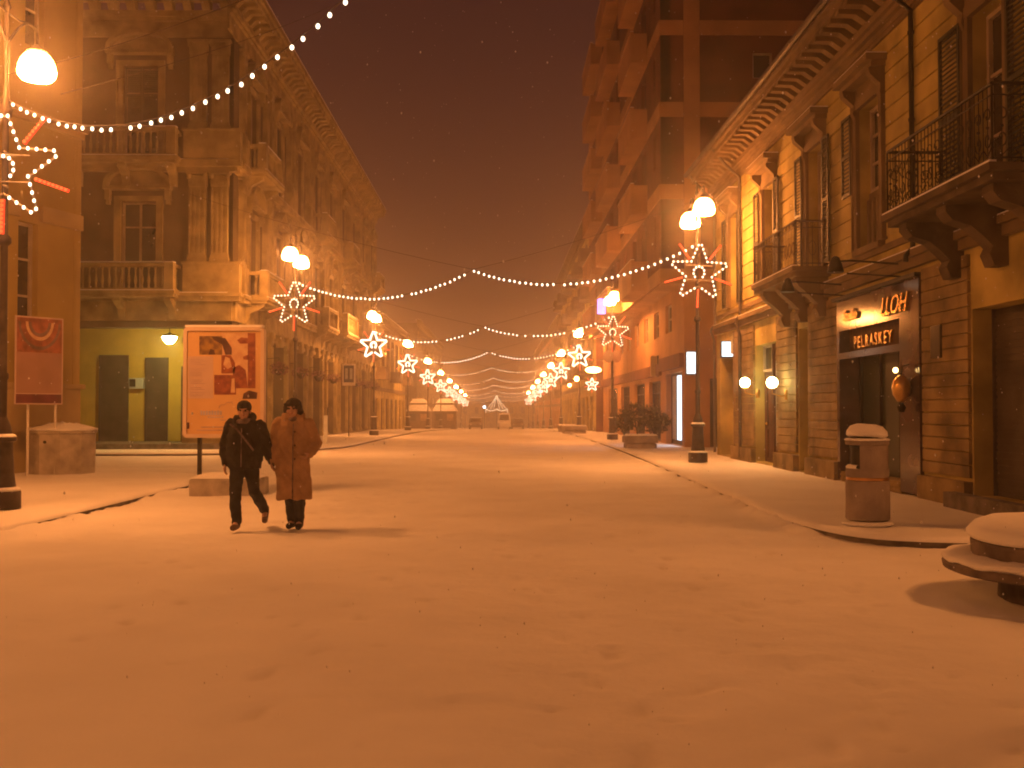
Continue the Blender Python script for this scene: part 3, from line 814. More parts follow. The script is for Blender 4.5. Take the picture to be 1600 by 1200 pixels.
for (a, b, c, d) in up:
    surround(tq, a, b, c, d, .17, .08); m_ = (a+b)/2
    tq.box(m_-.95, m_+.95, 0, .42, 8.0, 8.12); tq.box(m_-.88, m_+.88, 0, .3, 7.9, 7.999)
    tq.box(m_-.75, m_+.75, 0, .07, 7.68, 7.9)
    for s in (-1, 1):
        u = m_+s*.72; pr = [(0, 7.3), (.07, 7.3), (.12, 7.45), (.1, 7.6), (.3, 7.78), (.33, 7.899), (0, 7.899)]; k = 7
        tq.add([(u-.09, x, y) for x, y in pr]+[(u+.09, x, y) for x, y in pr], [tuple(range(k)), tuple(range(2*k-1, k-1, -1))]+[(j, j+k, (j+1) % k+k, (j+1) % k) for j in range(k)])
tq.build('trim', M['buff_trim'], H)
sq = MB(Q)
for (a, b, c, d) in up: m_ = (a+b)/2; sq.box(m_-.93, m_+.93, .01, .40, 8.121, 8.15)
sq.box(21.4, 33.4, .01, .16, 4.301, 4.325); sq.box(12.0, 21.3, .01, .16, 4.301, 4.325)
sq.build('ledge_snow', M['snow_cap'], H)
rf = MB(); rf.add([(XR-.92, 11.8, 9.351), (XR-.92, 33.6, 9.351), (14, 33.6, 11.2), (14, 11.8, 11.2), (22, 33.6, 9.3), (22, 11.8, 9.3)], [(0, 1, 2, 3), (3, 2, 4, 5)]); rf.build('roof', M['snow_cap'], H)
gu = MB(); gu.tube([(XR-.99, 11.8, 9.3), (XR-.99, 33.6, 9.3)], .07, 8); gu.build('gutter', M['roller'], H)
for u in (17.25, 29.8, 33.3):
    dp = MB(Q); dp.tube([(u, .92, 9.28), (u, .5, 8.75), (u, .10, 8.4), (u, .10, 4.35), (u, .22, 4.2), (u, .22, 4.1)]+([] if u < 20 else [(u, .12, 3.8), (u, .12, .2)]), .045, 8)
    for z in (5, 6.5, 8): dp.lathe([(.058, 0), (.058, .05)], u, .1, z, 8)
    dp.build('drainpipe', M['dark_iron'] if u < 20 else M['roller'], H, 40)
for i, (a, b, c, d) in enumerate(up):
    lo = 5.85 if i == 1 else c
    window(H, Q, a, b, lo, d, n=-.25, mull=1, trans=(.33, .66))
    hw = .42
    shutter(H, Q, b+.19, b+.19+(hw+.1 if i else .72), lo+.02, d-.02, n=.09)
    if i != 1: shutter(H, Q, a-.19-(hw if i else .7), a-.19, lo+.02, d-.02, n=.09)
    if i == 1:
        pn = MB(Q); pn.box(a, b, -.25, -.18, c, 5.84); pn.box(a-.1, b+.1, -.02, .14, c-.12, c-.001)
        for k in range(5): pn.box(a+.1+k*(b-a)/5, a+.1+k*(b-a)/5+.1, -.179, -.12, c+.1, 5.7)
        pn.build('window_panel', M['buff_trim'], H)
# iron balconies
def iron_balcony(u0, u1, z, proj, h, iron, label, ornate):
    s = MB(Q); s.bbox = None
    s.box(u0-.08, u1+.08, 0, proj+.08, z-.1, z); s.box(u0, u1, 0, proj, z-.2, z-.101)
    k = 3 if u1-u0 > 3 else 2
    for i in range(k):
        u = u0+.35+(u1-u0-.7)*i/(k-1)
        pr = [(0, z-1.05), (.2, z-1.05), (.27, z-.88), (.22, z-.78), (.38, z-.62), (.52, z-.5), (proj*.8, z-.42), (proj*.9, z-.3), (proj*.9, z-.201), (0, z-.201)]; q = len(pr)
        s.add([(u-.15, x, y) for x, y in pr]+[(u+.15, x, y) for x, y in pr], [tuple(range(q)), tuple(range(2*q-1, q-1, -1))]+[(j, j+q, (j+1) % q+q, (j+1) % q) for j in range(q)])
    b_ = s.build('balcony', M['shaded_stone'] if ornate else M['buff_trim'], H, label=label)
    r = MB(Q); zz = z
    def run(p0, p1):
        p0, p1 = Vector(p0), Vector(p1); L = (p1-p0).length; d = (p1-p0)/L
        g = lambda t, y: (p0.x+d.x*t, p0.y+d.y*t, zz+y)
        for y, rr in ((h, .026), (h-.14, .012), (.07, .012)): r.tube([g(0, y), g(L, y)], rr, 5)
        n_ = int(L/.115)
        for i in range(n_+1):
            t = L*i/n_; r.tube([g(t, 0), g(t, h)], .016 if i in (0, n_) else .008, 4)
        if ornate:
            n2 = int(L/.23)
            for i in range(n2):
                t = L*(i+.5)/n2; sg = 1 if i % 2 else -1
                r.tube([g(t+.10*math.cos(a_)*(1-a_/9), .62+.11*math.sin(a_)*(1-a_/9)) for a_ in [x*.55 for x in range(13)]], .009, 4)
                r.tube([g(t+sg*.09*math.cos(a_)*(1-a_/9), .32-.13*math.sin(a_)*(1-a_/9)) for a_ in [x*.55 for x in range(13)]], .009, 4)
                r.sphere(g(t, .47), .022, 6, 4); r.tube([g(t-.1, .2), g(t, .1), g(t+.1, .2)], .008, 4)
        else:
            n2 = int(L/.23)
            for i in range(n2):
                t = L*(i+.5)/n2; r.tube([g(t+.05*math.cos(a_), h-.07+.05*math.sin(a_)) for a_ in [x*1.05 for x in range(7)]], .006, 4); r.tube([g(t+.08*math.cos(a_), .4+.16*math.sin(a_)) for a_ in [x*.7 for x in range(10)]], .006, 4)
    run((u0, 0.02), (u0, proj)); run((u0, proj), (u1, proj)); run((u1, proj), (u1, 0.02))
    r.build('railing', iron, b_)
    sn = MB(Q); sn.box(u0-.06, u1+.06, proj-.02, proj+.07, z+.001, z+.03); sn.build('snow', M['snow_cap'], b_)
iron_balcony(12.6, 16.05, 4.66, .98, 1.0, M['dark_iron'], 'dark ornate wrought iron balcony', True)
iron_balcony(21.85, 25.3, 4.66, .78, .98, M['roller'], 'pale wrought iron balcony', False)
# ground floor joinery
def door(root, T, u0, u1, z0, z1, m, n=-.3, slats=False, name='door', label=None):
    d = MB(T); d.box(u0, u1, n-.05, n, z0, z1)
    if slats:
        k = int((z1-z0)/.1)
        for i in range(k): d.box(u0+.03, u1-.03, n+.0005, n+.018, z0+i*.1, z0+i*.1+.062)
        d.box(u0, u0+.029, n+.0005, n+.06, z0, z1); d.box(u1-.029, u1, n+.0005, n+.06, z0, z1)
    else:
        for a, b in ((u0, (u0+u1)/2), ((u0+u1)/2, u1)):
            for c, e in ((z0+.12, z0+.9), (z0+1.0, z0+2.1), (z0+2.2, z1-.1)):
                if e-c > .15: d.box(a+.1, b-.1, n+.0005, n+.03, c, e)
    o_ = d.build(name, M[m], root, label=label)
    if not slats:
        hd = MB(T); hd.sphere(((u0+u1)/2+.07, n+.06, z0+1.05), .035, 8, 6); hd.build('handle', M['gold'], o_)
    return o_
door(H, Q, 12.7, 15.3, .3, 3.1, 'roller', -.35, True, 'roller_shutter')
door(H, Q, 23.5, 24.25, .15, 3.5, 'wood', -.25)
door(H, Q, 31.0, 33.0, .15, 3.3, 'roller', -.5, True, 'roller_shutter')
door(H, Q, 27.45, 28.4, .15, 2.6, 'wood', -.25)
window(H, Q, 27.45, 28.4, 2.62, 3.35, n=-.25, mull=0, trans=())
lp = MB(Q); lp.box(26.2, 27.3, -.3, -.26, .6, 2.9); lp.build('white_panel', M['grey_panel'], H)
lp = MB(Q); lp.box(26.2, 27.3, -.3, -.24, .15, .58); lp.box(26.2, 27.3, -.3, -.24, 2.92, 3.35); lp.box(27.32, 27.43, -.3, -.2, .15, 3.35); lp.build('panel_frame', M['wood'], H)
sp = MB(Q); sp.box(11.9, 15.6, .15, .34, -.1, .34); sp.build('step', M['kerb'], H)
pnl = MB(Q); pnl.box(16.25, 16.6, .051, .09, 2.42, 2.95); pnl.build('wall_panel', M['glass'], H)
# the marble shopfront
mb = MB(Q)
wall(mb, 17.1, 21.3, .15, 3.83, [(17.95, 21.15, 0, 2.62), (17.95, 21.15, 2.75, 3.2)], -.5, .07)
mf = mb.build('marble_shopfront', M['marble'], H)
cv = MB(Q); cv.box(17.05, 21.35, 0, .16, 3.831, 3.9); cv.build('ledge', M['dark_iron'], mf)
bx_ = MB(Q); bx_.box(17.95, 21.15, -.2, -.15, 2.75, 3.2); bx_.build('sign_box', M['wood'], mf)
M['glass_rough'] = mat('shop_glass', (0.028, 0.04, 0.022), 0.35, 0.2, 1.0, spec=0.5)
sw = MB(Q); sw.box(19.0, 21.15, -.45, -.4, .15, 2.62); sw.build('shop_window', M['glass_rough'], mf)
swf = MB(Q); 
for u in (19.0, 20.0, 21.09): swf.box(u, u+.06, -.399, -.34, .15, 2.62)
swf.build('window_frame', M['dark_iron'], mf)
sd = MB(Q); sd.box(17.95, 18.98, -.45, -.4, .15, 2.62); sd.box(18.0, 18.06, -.399, -.3, .9, 1.6); sd.build('door', M['glass_rough'], mf)
ks = MB(Q); ks.box(17.95, 21.15, -.35, .05, .02, .32)
for k in range(3): ks.box(17.95, 21.15, .051, .07, .05+k*.09, .1+k*.09)
ks.build('threshold', M['brickstone'], mf)
def letters(txt, size, u, n, z, T, m, root, name='lettering', ext=.02, shear=0, flip=True, align='LEFT', width=None):
    cu = bpy.data.curves.new(name, 'FONT'); cu.body = txt; cu.size = size; cu.extrude = ext; cu.shear = shear; cu.resolution_u = 3
    if width: cu.space_character = width
    ob = bpy.data.objects.new(name, cu); C.objects.link(ob)
    dg = bpy.context.evaluated_depsgraph_get(); dg.update()
    me = bpy.data.meshes.new_from_object(ob.evaluated_get(dg)); bpy.data.objects.remove(ob)
    vs = [v.co.copy() for v in me.vertices]; fs = [tuple(p.vertices) for p in me.polygons]; bpy.data.meshes.remove(me)
    k = MB(T); k.add([((u-v.x) if flip else (u+v.x), n+v.z, z+v.y) for v in vs], fs)
    return k.build(name, m, root)
M['gold_lit'] = mat('gold_letter_lit', (0.8, 0.55, 0.2), 0.22, 0.1, 5, metal=1.0)  # brighter gold for the sign letters; their lit look is in the colour
letters('PELRASKEY', .34, 20.75, -.12, 2.83, Q, M['gold_lit'], mf, ext=.03, width=1.25)
letters('Studio', .32, 20.8, .10, 3.38, Q, M['gold_lit'], mf, shear=.35)
letters('LLOH', .48, 18.75, .10, 3.3, Q, M['gold_lit'], mf, shear=.35)
# dark roofs of the arch piers, window hoods done. Back rooms
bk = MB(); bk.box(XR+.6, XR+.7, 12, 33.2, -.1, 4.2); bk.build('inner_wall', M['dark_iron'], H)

# ================================================================== right: tall apartment block
T2 = bldg('apartment_block', 'tall orange and red apartment block with stacked balconies beyond the yellow house', (6.3, 40, 0))
G = TF(40.0); K = TR(6.3); K2 = TR(7.2)
fl = [6.6+3.25*i for i in range(6)]        # 6.6 9.85 13.1 ...
rw = MB(G); dw = [(9.95, 10.75, z+1.55, z+2.6) for z in fl[1:5]]
wall(rw, 6.3, 26, 6.6, 25.9, dw, -.4, 0)
balu = [(43.2, 48.0), (53.0, 59.5), (62.5, 69.0)]
wk = [(a+.8+j*3.1, a+2.2+j*3.1, z+.75, z+2.95) for z in fl for a, b in balu for j in (0, 1)] + [(41.3, 41.9, z+1.5, z+2.9) for z in fl]+[(51.2, 51.9, z+1.5, z+2.9) for z in fl]
rw.T = K; wall(rw, 40.0, 72, 6.6, 25.9, wk, -.4, -.001)
rw.T = None; rw.box(6.72, 26, 40.4, 72, 25.8, 26.1); rw.box(6.72, 26, 71.7, 72, 0, 25.8)
rw.build('upper_wall', M['redwall'], T2)
fr = MB(G)
for z in fl[1:]: fr.box(6.3-.06, 7.2, 0, .06, z, z+.58); fr.box(7.86, 26, 0, .06, z, z+.58)
fr.box(7.22, 7.84, 0, .09, 6.6, 26); fr.box(6.24, 26, 0, .061, 6.55, 7.1)
fr.T = K
for z in fl[1:]: fr.box(40.0, 72, 0, .06, z, z+.58)
fr.box(40.0, 72, 0, .061, 6.55, 7.1)
fr.build('concrete_frame', M['orange'], T2)
lw = MB(K2); lops = [(u, u+w_, 4.85, 6.05) for u, w_ in ((42.9, 1.6), (46.4, 1.5), (49.8, 1.5), (53.2, 1.5), (56.6, 1.5), (60.0, 1.5), (64.0, 1.5), (68, 1.5))]
sh = [(40.5, 44.4, .12, 3.1), (46, 49.5, .12, 2.9), (51, 55, .12, 2.9), (57, 61, .12, 2.9), (63, 68, .12, 2.9)]
wall(lw, 40.0, 72, -.2, 6.54, lops+sh, -.35, 0)
lw.T = G; wall(lw, 7.201, 26, -.2, 6.54, [(8.2, 10.2, .1, 2.8)], -.35, -.002)
lw.T = None; lw.box(6.4, 7.55, 40.05, 72, 6.541, 6.6)
lw.build('lower_wall', M['orange'], T2)
fa = MB(K2); fa.box(40.0, 45.3, .01, .2, 3.25, 3.8); fa.box(45.6, 72, .01, .14, 3.1, 3.6); fa.build('shop_fascia', M['redwall'], T2)
for o_ in lops: window(T2, K2, *o_, n=-.15, mull=0, trans=(.5,))
for k, o_ in enumerate(wk):
    window(T2, K, *o_, n=-.2, mull=1, trans=(), fm='wood')
for o_ in dw: window(T2, G, *o_, n=-.2, mull=0, trans=())
for a, b in balu:
    for z in fl:
        s = MB(K); s.box(a, b, .062, .75, z-.0, z+.2); s.box(a, b, .66, .75, z+.2, z+1.25); s.box(a, a+.1, .062, .66, z+.2, z+1.25); s.box(b-.1, b, .062, .66, z+.2, z+1.25)
        s.box(a-.03, b+.03, .63, .79, z+1.251, z+1.31)
        bo_ = s.build('balcony', M['orange'], T2); s = MB(K); s.box(a, b, .64, .78, z+1.311, z+1.345); s.build('snow', M['snow_cap'], bo_)
M['shop_lit'] = emit('lit_shop_window', (0.72, 0.88, 1.0), 2.2, True)
M['shop_dim'] = emit('dim_shop_window', (0.8, 0.75, 0.75), 0.10, False)
lit = [(40.65, 41.75), (42.0, 43.0)]
w1 = MB(K2)
for u in (40.5, 41.82, 43.12, 44.34): w1.box(u, u+.05, -.249, -.22, .12, 3.1)
w1.box(40.56, 44.33, -.248, -.22, 3.0, 3.1); w1.box(40.56, 44.33, -.248, -.22, .12, .3)
sf = w1.build('shop_window', M['dark_iron'], T2)
for a, b in ((40.57, 41.81), (41.9, 43.1)):
    g = MB(K2); g.box(a, b, -.3, -.25, .3, 3.0); g.build('pane', M['shop_lit'], sf, label='white lit pane')
g = MB(K2); g.box(43.23, 44.29, -.3, -.25, .3, 3.0); g.build('pane', M['grey_panel'], sf)
for o_ in sh[1:]:
    window(T2, K2, *o_, n=-.2, mull=2, trans=(.8,), fm='dark_iron', name='shop_window')
door(T2, G, 8.2, 10.2, .1, 2.8, 'roller', -.25, True, 'roller_shutter')

# ================================================================== plainer houses further down, in the haze
def far_house(name, label, side, X, y0, y1, h, floors, m, mt, bal, ww=1.1, step=3.6, roof='flat', depth=14, front=True):
    g = min(gz(y0), gz(y1)); g0 = gz((y0+y1)/2)
    T = TL(X) if side < 0 else TR(X)
    B = bldg(name, label, (X, (y0+y1)/2, g0))
    n = int((y1-y0-1)/step); fh = (h-.6-(4.2))/max(1, floors-1)
    ops = []; gops = []
    cs = [y0+(y1-y0)*(i+.5)/n for i in range(n)]
    for c in cs:
        gops.append((c-1.1, c+1.1, g0-.3, g0+3.0))
        for f in range(floors-1): z = g0+4.2+f*fh; ops.append((c-ww/2, c+ww/2, z+.6, z+fh-.7))
    wl = MB(T); wall(wl, y0, y1, g-.3, g0+3.6, gops, -.4, 0); wall(wl, y0, y1, g0+3.6, g0+h, ops, -.4, 0)
    wl.T = None
    xa, xb = (X-depth, X-.4) if side < 0 else (X+.4, X+depth)
    for yy in ((y0, y0+.3), (y1-.3, y1)): wl.box(xa, xb, yy[0], yy[1], g-.3, g0+h)
    wl.box(xa, xb, y0+.3, y1-.3, g0+h-.3, g0+h)
    wl.build('wall', M[m], B)
    t = MB(T); cornice(t, y0, y1, g0+h-.1, g0+h+.5, .55, .9, True, .3)
    t.box(y0, y1, 0, .15, g0+3.6, g0+3.9)
    for o_ in ops: surround(t, *o_, .14, .07)
    t.build('trim', M[mt], B)
    s = MB(T); s.box(y0, y1, -.3, .55, g0+h+.501, g0+h+.56); s.build('snow', M['snow_cap'], B)
    fi = MB(T)
    for o_ in ops[:95]: window(B, T, *o_, n=-.15, mull=1, trans=())
    for c in cs[:60]:
        window(B, T, c-1.1, c+1.1, g0-.3, g0+3.0, n=-.2, mull=1, trans=(.8,), fm='wood', name='shop_front')
    for i, c in enumerate(cs):
        if i % bal == 0:
            for f in range(floors-1):
                z = g0+4.2+f*fh; b_ = MB(T); b_.box(c-1.4, c+1.4, .001, .9, z+.35, z+.5); b_.box(c-1.4, c+1.4, .84, .9, z+.5, z+1.35); b_.box(c-1.4, c-1.34, .001, .84, z+.5, z+1.35); b_.box(c+1.34, c+1.4, .001, .84, z+.5, z+1.35)
                b_.build('balcony', M[mt], B)
    return B
far_house('corner_house', 'low dim house on the left just past the long palazzo front', -1, -10.4, 84.5, 112, 9.6, 2, 'buff', 'buff_trim', 3)
far_house('town_house', 'tall hazy house on the left beyond the snowy kiosks', -1, -12.9, 158, 226, 17, 4, 'stone', 'stone2', 3)
far_house('balcony_house', 'hazy mid-height house with balconies on the right, past the tall apartment block', 1, 6.9, 76, 117, 16.2, 5, 'buff', 'buff_trim', 2)
far_house('row_house', 'farthest hazy house at the end of the right side', 1, 7.3, 121, 215, 14, 4, 'orange', 'buff_trim', 2, step=4.5)
# end of the street
E = bldg('end_house', 'faint low house closing the far end of the street behind the light tree', (0, 318, gz(318)))
ge = gz(318); TE = TF(318)
we = MB(TE); oe = [(-26+3.6*i, -24.8+3.6*i, ge+4.5, ge+6.6) for i in range(15)]; wall(we, -28, 28, ge-1, ge+8.4, oe, -.4, 0); we.build('wall', M['buff'], E)
for o_ in oe: window(E, TE, *o_, n=-.2, mull=1, trans=())
re_ = MB(); re_.prism([(-28.5, ge+8.4), (28.5, ge+8.4), (24, ge+10.4), (-24, ge+10.4)], 317.5, 326); re_.build('roof', M['snow_cap'], E)
# ================================================================== lit signs, sconces, pendant
M['lit_white'] = emit('lit_white_sign', (0.80, 0.95, 1.0), 2.2, True)
M['warm_globe'] = emit('yellow_white_globe', (1.0, 0.82, 0.36), 40.0, True)
M['pendant'] = emit('pendant_glass', (1.0, 0.74, 0.22), 130.0, True)
def light_box(name, label, px0, px1, py0, py1, Y, th=.18, arm=None):
    a, b = PY(px0, py1, Y), PY(px1, py0, Y)
    t = thing(name, label, 'lit sign', ((a.x+b.x)/2, Y, a.z))
    f = MB(); f.bbox(a.x-.03, b.x+.03, Y, Y+th, a.z-.03, b.z+.03, .02)
    if arm: f.box(b.x+.03, arm, Y+.05, Y+.12, b.z-.1, b.z-.03); f.box(b.x+.03, arm, Y+.05, Y+.12, a.z+.03, a.z+.1)
    f.build('case', M['dark_iron'], t)
    g = MB(); g.bbox(a.x, b.x, Y-.015, Y-.001, a.z, b.z, .004); g.build('face', M['lit_white'], t)
    return t
light_box('shop_sign', 'square white lit sign box above the pavement, left of the two wall globes', 1128, 1148, 534, 557, 31.5, arm=7.05)
light_box('shop_sign', 'tall white lit sign box beside the bright shop window of the apartment block', 1073, 1088, 550, 584, 39.6)
yb = MB(); a, b = PY(1017, 588, 46.5), PY(1027, 556, 46.5); yb.bbox(a.x, b.x, 46.5, 46.7, a.z, b.z, .03); yb.box(b.x, 7.15, 46.55, 46.65, b.z-.3, b.z-.2)
sg = thing('shop_sign', 'dull yellow projecting sign with dark edge between fascia and windows', 'sign', (a.x, 46.5, a.z))
yb.build('panel', M['ochre_trim'], sg)
yc = MB(); yc.box(b.x, b.x+.12, 46.49, 46.71, a.z-.02, b.z+.02); yc.build('edge', M['dark_iron'], sg)
def sconce(u, z, label):
    c = Vector((XR-.42, u, z)); t = thing('wall_globe', label, 'wall light', (XR, u, z), 'globe lights on the yellow house')
    g = MB(); g.sphere(c, .14, 16, 10); g.build('globe', M['warm_globe'], t, 60)
    b = MB(); b.tube([(XR-.06, u, z-.3), (XR-.2, u, z-.34), (XR-.42, u, z-.27), (XR-.42, u, z-.135)], .016, 6); b.lathe([(.07, -.02), (.075, 0), (.05, .03)], XR-.42, u, z-.14, 10)
    b.lathe([(.05, -.12), (.06, 0), (.05, .12)], XR-.07, u, z-.3, 8); b.build('bracket', M['gold'], t, 50)
sconce(26.0+1.9, 2.32, 'left one of two glowing wall globes beside the door of the yellow house')
sconce(25.1, 2.25, 'right one of two glowing wall globes, beside the white door panel')
pc = PY(265, 527, 39.35)
t = thing('pendant_lamp', 'glowing half-dome pendant lamp hanging in the palazzo arcade', 'pendant lamp', (pc.x, pc.y, pc.z))
g = MB(); g.lathe([(.03, -.26), (.10, -.245), (.19, -.17), (.25, -.06), (.27, .02)], pc.x, pc.y, pc.z, 20); g.build('bowl', M['pendant'], t, 60)
g = MB(); g.lathe([(.30, .021), (.31, .04), (.22, .09), (.08, .14), (.03, .2)], pc.x, pc.y, pc.z, 20); g.tube([(pc.x, pc.y, pc.z+.2), (pc.x, pc.y, 4.72)], .015, 6); g.build('cap', M['dark_iron'], t, 50)
# small dark wall lantern under the arcade, at the left pier
# spot lamps above the shop sign
for k, (px, py, lab) in enumerate(((1345, 423, 'black gooseneck spot lamp over the shop sign, the nearer one'), (1297, 441, 'black gooseneck spot lamp over the shop sign, the farther one'))):
    u = (17.9, 20.9)[k]; z = 4.15
    t = thing('spot_lamp', lab, 'spot lamp', (XR, u, z), 'spot lamps over the shop sign')
    b = MB(Q); b.tube([(u, .05, z), (u, .9, z+.06), (u+.02, 1.2, z+.05)], .018, 6); b.tube([(u, .05, z-.22), (u+.02, 1.0, z-.16)], .014, 6); b.build('arm', M['dark_iron'], t)
    h = MB(); h.lathe([(.03, .16), (.07, .13), (.11, .02), (.15, -.12), (.14, -.13)], XR-1.2, u+.02, z-.02, 12); h.build('head', M['dark_iron'], t, 40)
# gilded lantern with bow by the shop door
c = Vector((XR-.22, 17.5, 1.95))
t = thing('gilded_lantern', 'gilded oval lantern on the marble beside the dark shop entrance', 'lantern', c)
g = MB(); g.lathe([(.0, -.24), (.07, -.22), (.14, -.1), (.16, .02), (.13, .14), (.06, .22), (.0, .24)], c.x, c.y, c.z, 14); g.build('body', M['gold'], t, 50)
g = MB(); g.tube([(c.x, c.y, c.z+.22), (c.x+.02, c.y, c.z+.38), (XR-.08, c.y, c.z+.42)], .012, 6); g.lathe([(.05, -.16), (.08, -.08), (.03, 0)], c.x, c.y, c.z-.24, 8); g.build('bracket', M['dark_iron'], t, 50)
M['spark'] = emit('small_warm_lamp', (1.0, 0.6, 0.2), 9.0)
g = MB(); g.sphere((c.x-.05, c.y+.12, c.z+.32), .05, 8, 6); g.build('bulb', M['spark'], t, 60)
# wreath-like plant under it
def leafball(mb, c, rx, ry, rz, n, s, rg, flat=.0):
    for k in range(n):
        while True:
            p = Vector((rg.uniform(-1, 1), rg.uniform(-1, 1), rg.uniform(-1, 1)))
            if .25 < p.length < 1: break
        q = Vector((c[0]+p.x*rx, c[1]+p.y*ry, c[2]+p.z*rz))
        a = Vector((rg.gauss(0, 1), rg.gauss(0, 1), rg.gauss(0, 1))).normalized(); b = a.cross(Vector((rg.gauss(0, 1), rg.gauss(0, 1), rg.gauss(0, 1)))).normalized()
        l = s*rg.uniform(.6, 1.3)
        mb.add([q-a*l, q+b*l*.35, q+a*l, q-b*l*.35], [(0, 1, 2, 3)])
M['leaf'] = mat('dark_leaves', (0.06, 0.075, 0.035), 0.7, 0.3, 4)
M['leaf_dry'] = mat('snowy_leaves', (0.22, 0.22, 0.14), 0.8, 0.5, 2.5)
M['flower'] = mat('purple_flowers', (0.16, 0.06, 0.09), 0.8, 0.4, 5)
# hanging flower baskets along the palazzo arcade
for i in range(9):
    u = 44.4+4.8*i-(0 if i else 0); c = Vector((XB+.62, u, 3.32))
    if u > 82: break
    t = thing('hanging_basket', ['hanging flower basket nearest to the poster on the palazzo pier', 'second hanging flower basket along the palazzo', 'third hanging flower basket along the palazzo', 'fourth hanging flower basket along the palazzo', 'fifth hanging flower basket, just before the blue framed sign', 'sixth hanging flower basket, behind the blue framed sign', 'seventh hanging flower basket along the palazzo', 'farthest hanging flower basket along the palazzo', 'last'][i], 'flower basket', c, 'flower baskets on the palazzo piers')
    b = MB(); b.lathe([(.03, -.28), (.16, -.22), (.24, -.08), (.26, 0)], c.x, c.y, c.z, 10); b.build('bowl', M['dark_iron'], t, 40)
    b = MB(); b.tube([(XB+.1, u, c.z+.45), (c.x, u, c.z+.5)], .015, 5)
    for a_ in range(3): b.tube([(c.x, u, c.z+.5), (c.x+.25*math.cos(a_*2.1), u+.25*math.sin(a_*2.1), c.z)], .006, 4)
    b.build('bracket', M['dark_iron'], t)
    b = MB(); leafball(b, (c.x, c.y, c.z+.02), .42, .42, .3, 260, .07, rng); b.build('flowers', M['flower'], t)

# ================================================================== large framed poster on posts, in a concrete foot
YP = 19.2
a, b = PY(285, 684, YP), PY(413, 511, YP)
M['poster_frame'] = mat('poster_frame', (0.62, 0.50, 0.42), 0.55, 0.05, 2)
M['poster_paper'] = mat('poster_orange_paper', (0.60, 0.40, 0.20), 0.6, 0.06, 1.2)
M['paper_pale'] = mat('paper_pale', (0.52, 0.40, 0.36), 0.6, 0.05, 2)
M['print_red'] = mat('print_red', (0.16, 0.035, 0.035), 0.6, 0.3, 9, col2=(0.32, 0.10, 0.05))
M['print_dark'] = mat('print_dark', (0.09, 0.035, 0.04), 0.6, 0.3, 5)
M['print_sand'] = mat('print_sand', (0.52, 0.32, 0.20), 0.6, 0.2, 7, col2=(0.62, 0.46, 0.28))
M['print_olive'] = mat('print_olive', (0.32, 0.20, 0.05), 0.6, 0.3, 9, col2=(0.10, 0.05, 0.04))
M['print_text'] = mat('print_text', (0.42, 0.32, 0.34), 0.7, 0.1, 5)
M['print_blue'] = mat('print_blue', (0.42, 0.42, 0.56), 0.7, 0.1, 5)
t = thing('poster_stand', 'large framed exhibition poster on two posts behind the walking couple', 'poster', ((a.x+b.x)/2, YP, 0.1))
f = MB(); fw = .07
w_ = b.x-a.x; h_ = b.z-a.z
def rr(x0, x1, z0, z1, r, n=6):
    o_ = []
    for cx, cz, s in ((x1-r, z1-r, 0), (x0+r, z1-r, 90), (x0+r, z0+r, 180), (x1-r, z0+r, 270)):
        for k in range(n+1): q = R(s+90*k/n); o_.append((cx+r*math.cos(q), cz+r*math.sin(q)))
    return o_
O = rr(a.x, b.x, a.z, b.z, .09); I = rr(a.x+fw, b.x-fw, a.z+fw, b.z-fw, .03)
n = len(O); vs = [(x, YP, z) for x, z in O]+[(x, YP-.0, z) for x, z in I]+[(x, YP+.16, z) for x, z in O]+[(x, YP+.03, z) for x, z in I]+[(x, YP+.16, z) for x, z in I]
fs = []
for i in range(n):
    j = (i+1) % n; fs += [(i, j, n+j, n+i), (i, 2*n+i, 2*n+j, j), (n+i, n+j, 3*n+j, 3*n+i)]
fs.append(tuple(range(2*n, 3*n)))
f.add(vs, fs); f.build('frame', M['poster_frame'], t, 40)
q = MB(); q.box(a.x+fw-.002, b.x-fw+.002, YP+.026, YP+.029, a.z+fw-.002, b.z-fw+.002); sheet = q.build('poster_sheet', M['poster_paper'], t)
# printed areas in poster-pixel units (140x200 crop of the photo at 6x)
def pp(x, y): return PY(280+x/6, 500+y/6, YP)
def pr_(name, m, polys, d):
    k = MB()
    for p in polys:
        P3 = [pp(*v) for v in p]; L_ = len(P3); y0 = YP+.0255-d
        k.add([(v.x, y0, v.z) for v in P3]+[(v.x, y0+.0008, v.z) for v in P3], [tuple(range(L_)), tuple(range(2*L_-1, L_-1, -1))]+[(i, i+L_, (i+1) % L_+L_, (i+1) % L_) for i in range(L_)])
    k.build(name, M[m], sheet)
R4 = lambda x0, y0, x1, y1: [(x0, y0), (x1, y0), (x1, y1), (x0, y1)]
pr_('printed_picture', 'print_sand', [R4(392, 122, 712, 640)], .001)
pr_('printed_picture', 'print_red', [R4(640, 122, 712, 640), [(540, 190), (580, 160), (640, 170), (640, 220), (570, 222)], [(595, 345), (650, 320), (650, 375), (600, 370)], [(500, 640), (500, 450), (560, 420), (620, 470), (640, 640)], [(392, 500), (392, 330), (480, 330), (520, 400), (520, 500)]], .002)
pr_('printed_picture', 'print_olive', [R4(185, 150, 400, 325)], .002)
pr_('printed_picture', 'print_dark', [[(300, 150), (430, 170), (490, 260), (490, 325), (430, 325), (400, 230), (320, 185)], [(270, 325), (290, 270), (325, 280), (335, 325)], [(590, 740), (600, 690), (650, 660), (730, 680), (725, 740)]], .003)
pr_('printed_picture', 'print_red', [R4(325, 515, 530, 700)], .003)
pr_('printed_picture', 'print_sand', [[(480, 680), (490, 550), (515, 545), (520, 680)], [(410, 420), (430, 340), (470, 360), (490, 440), (450, 460)]], .004)
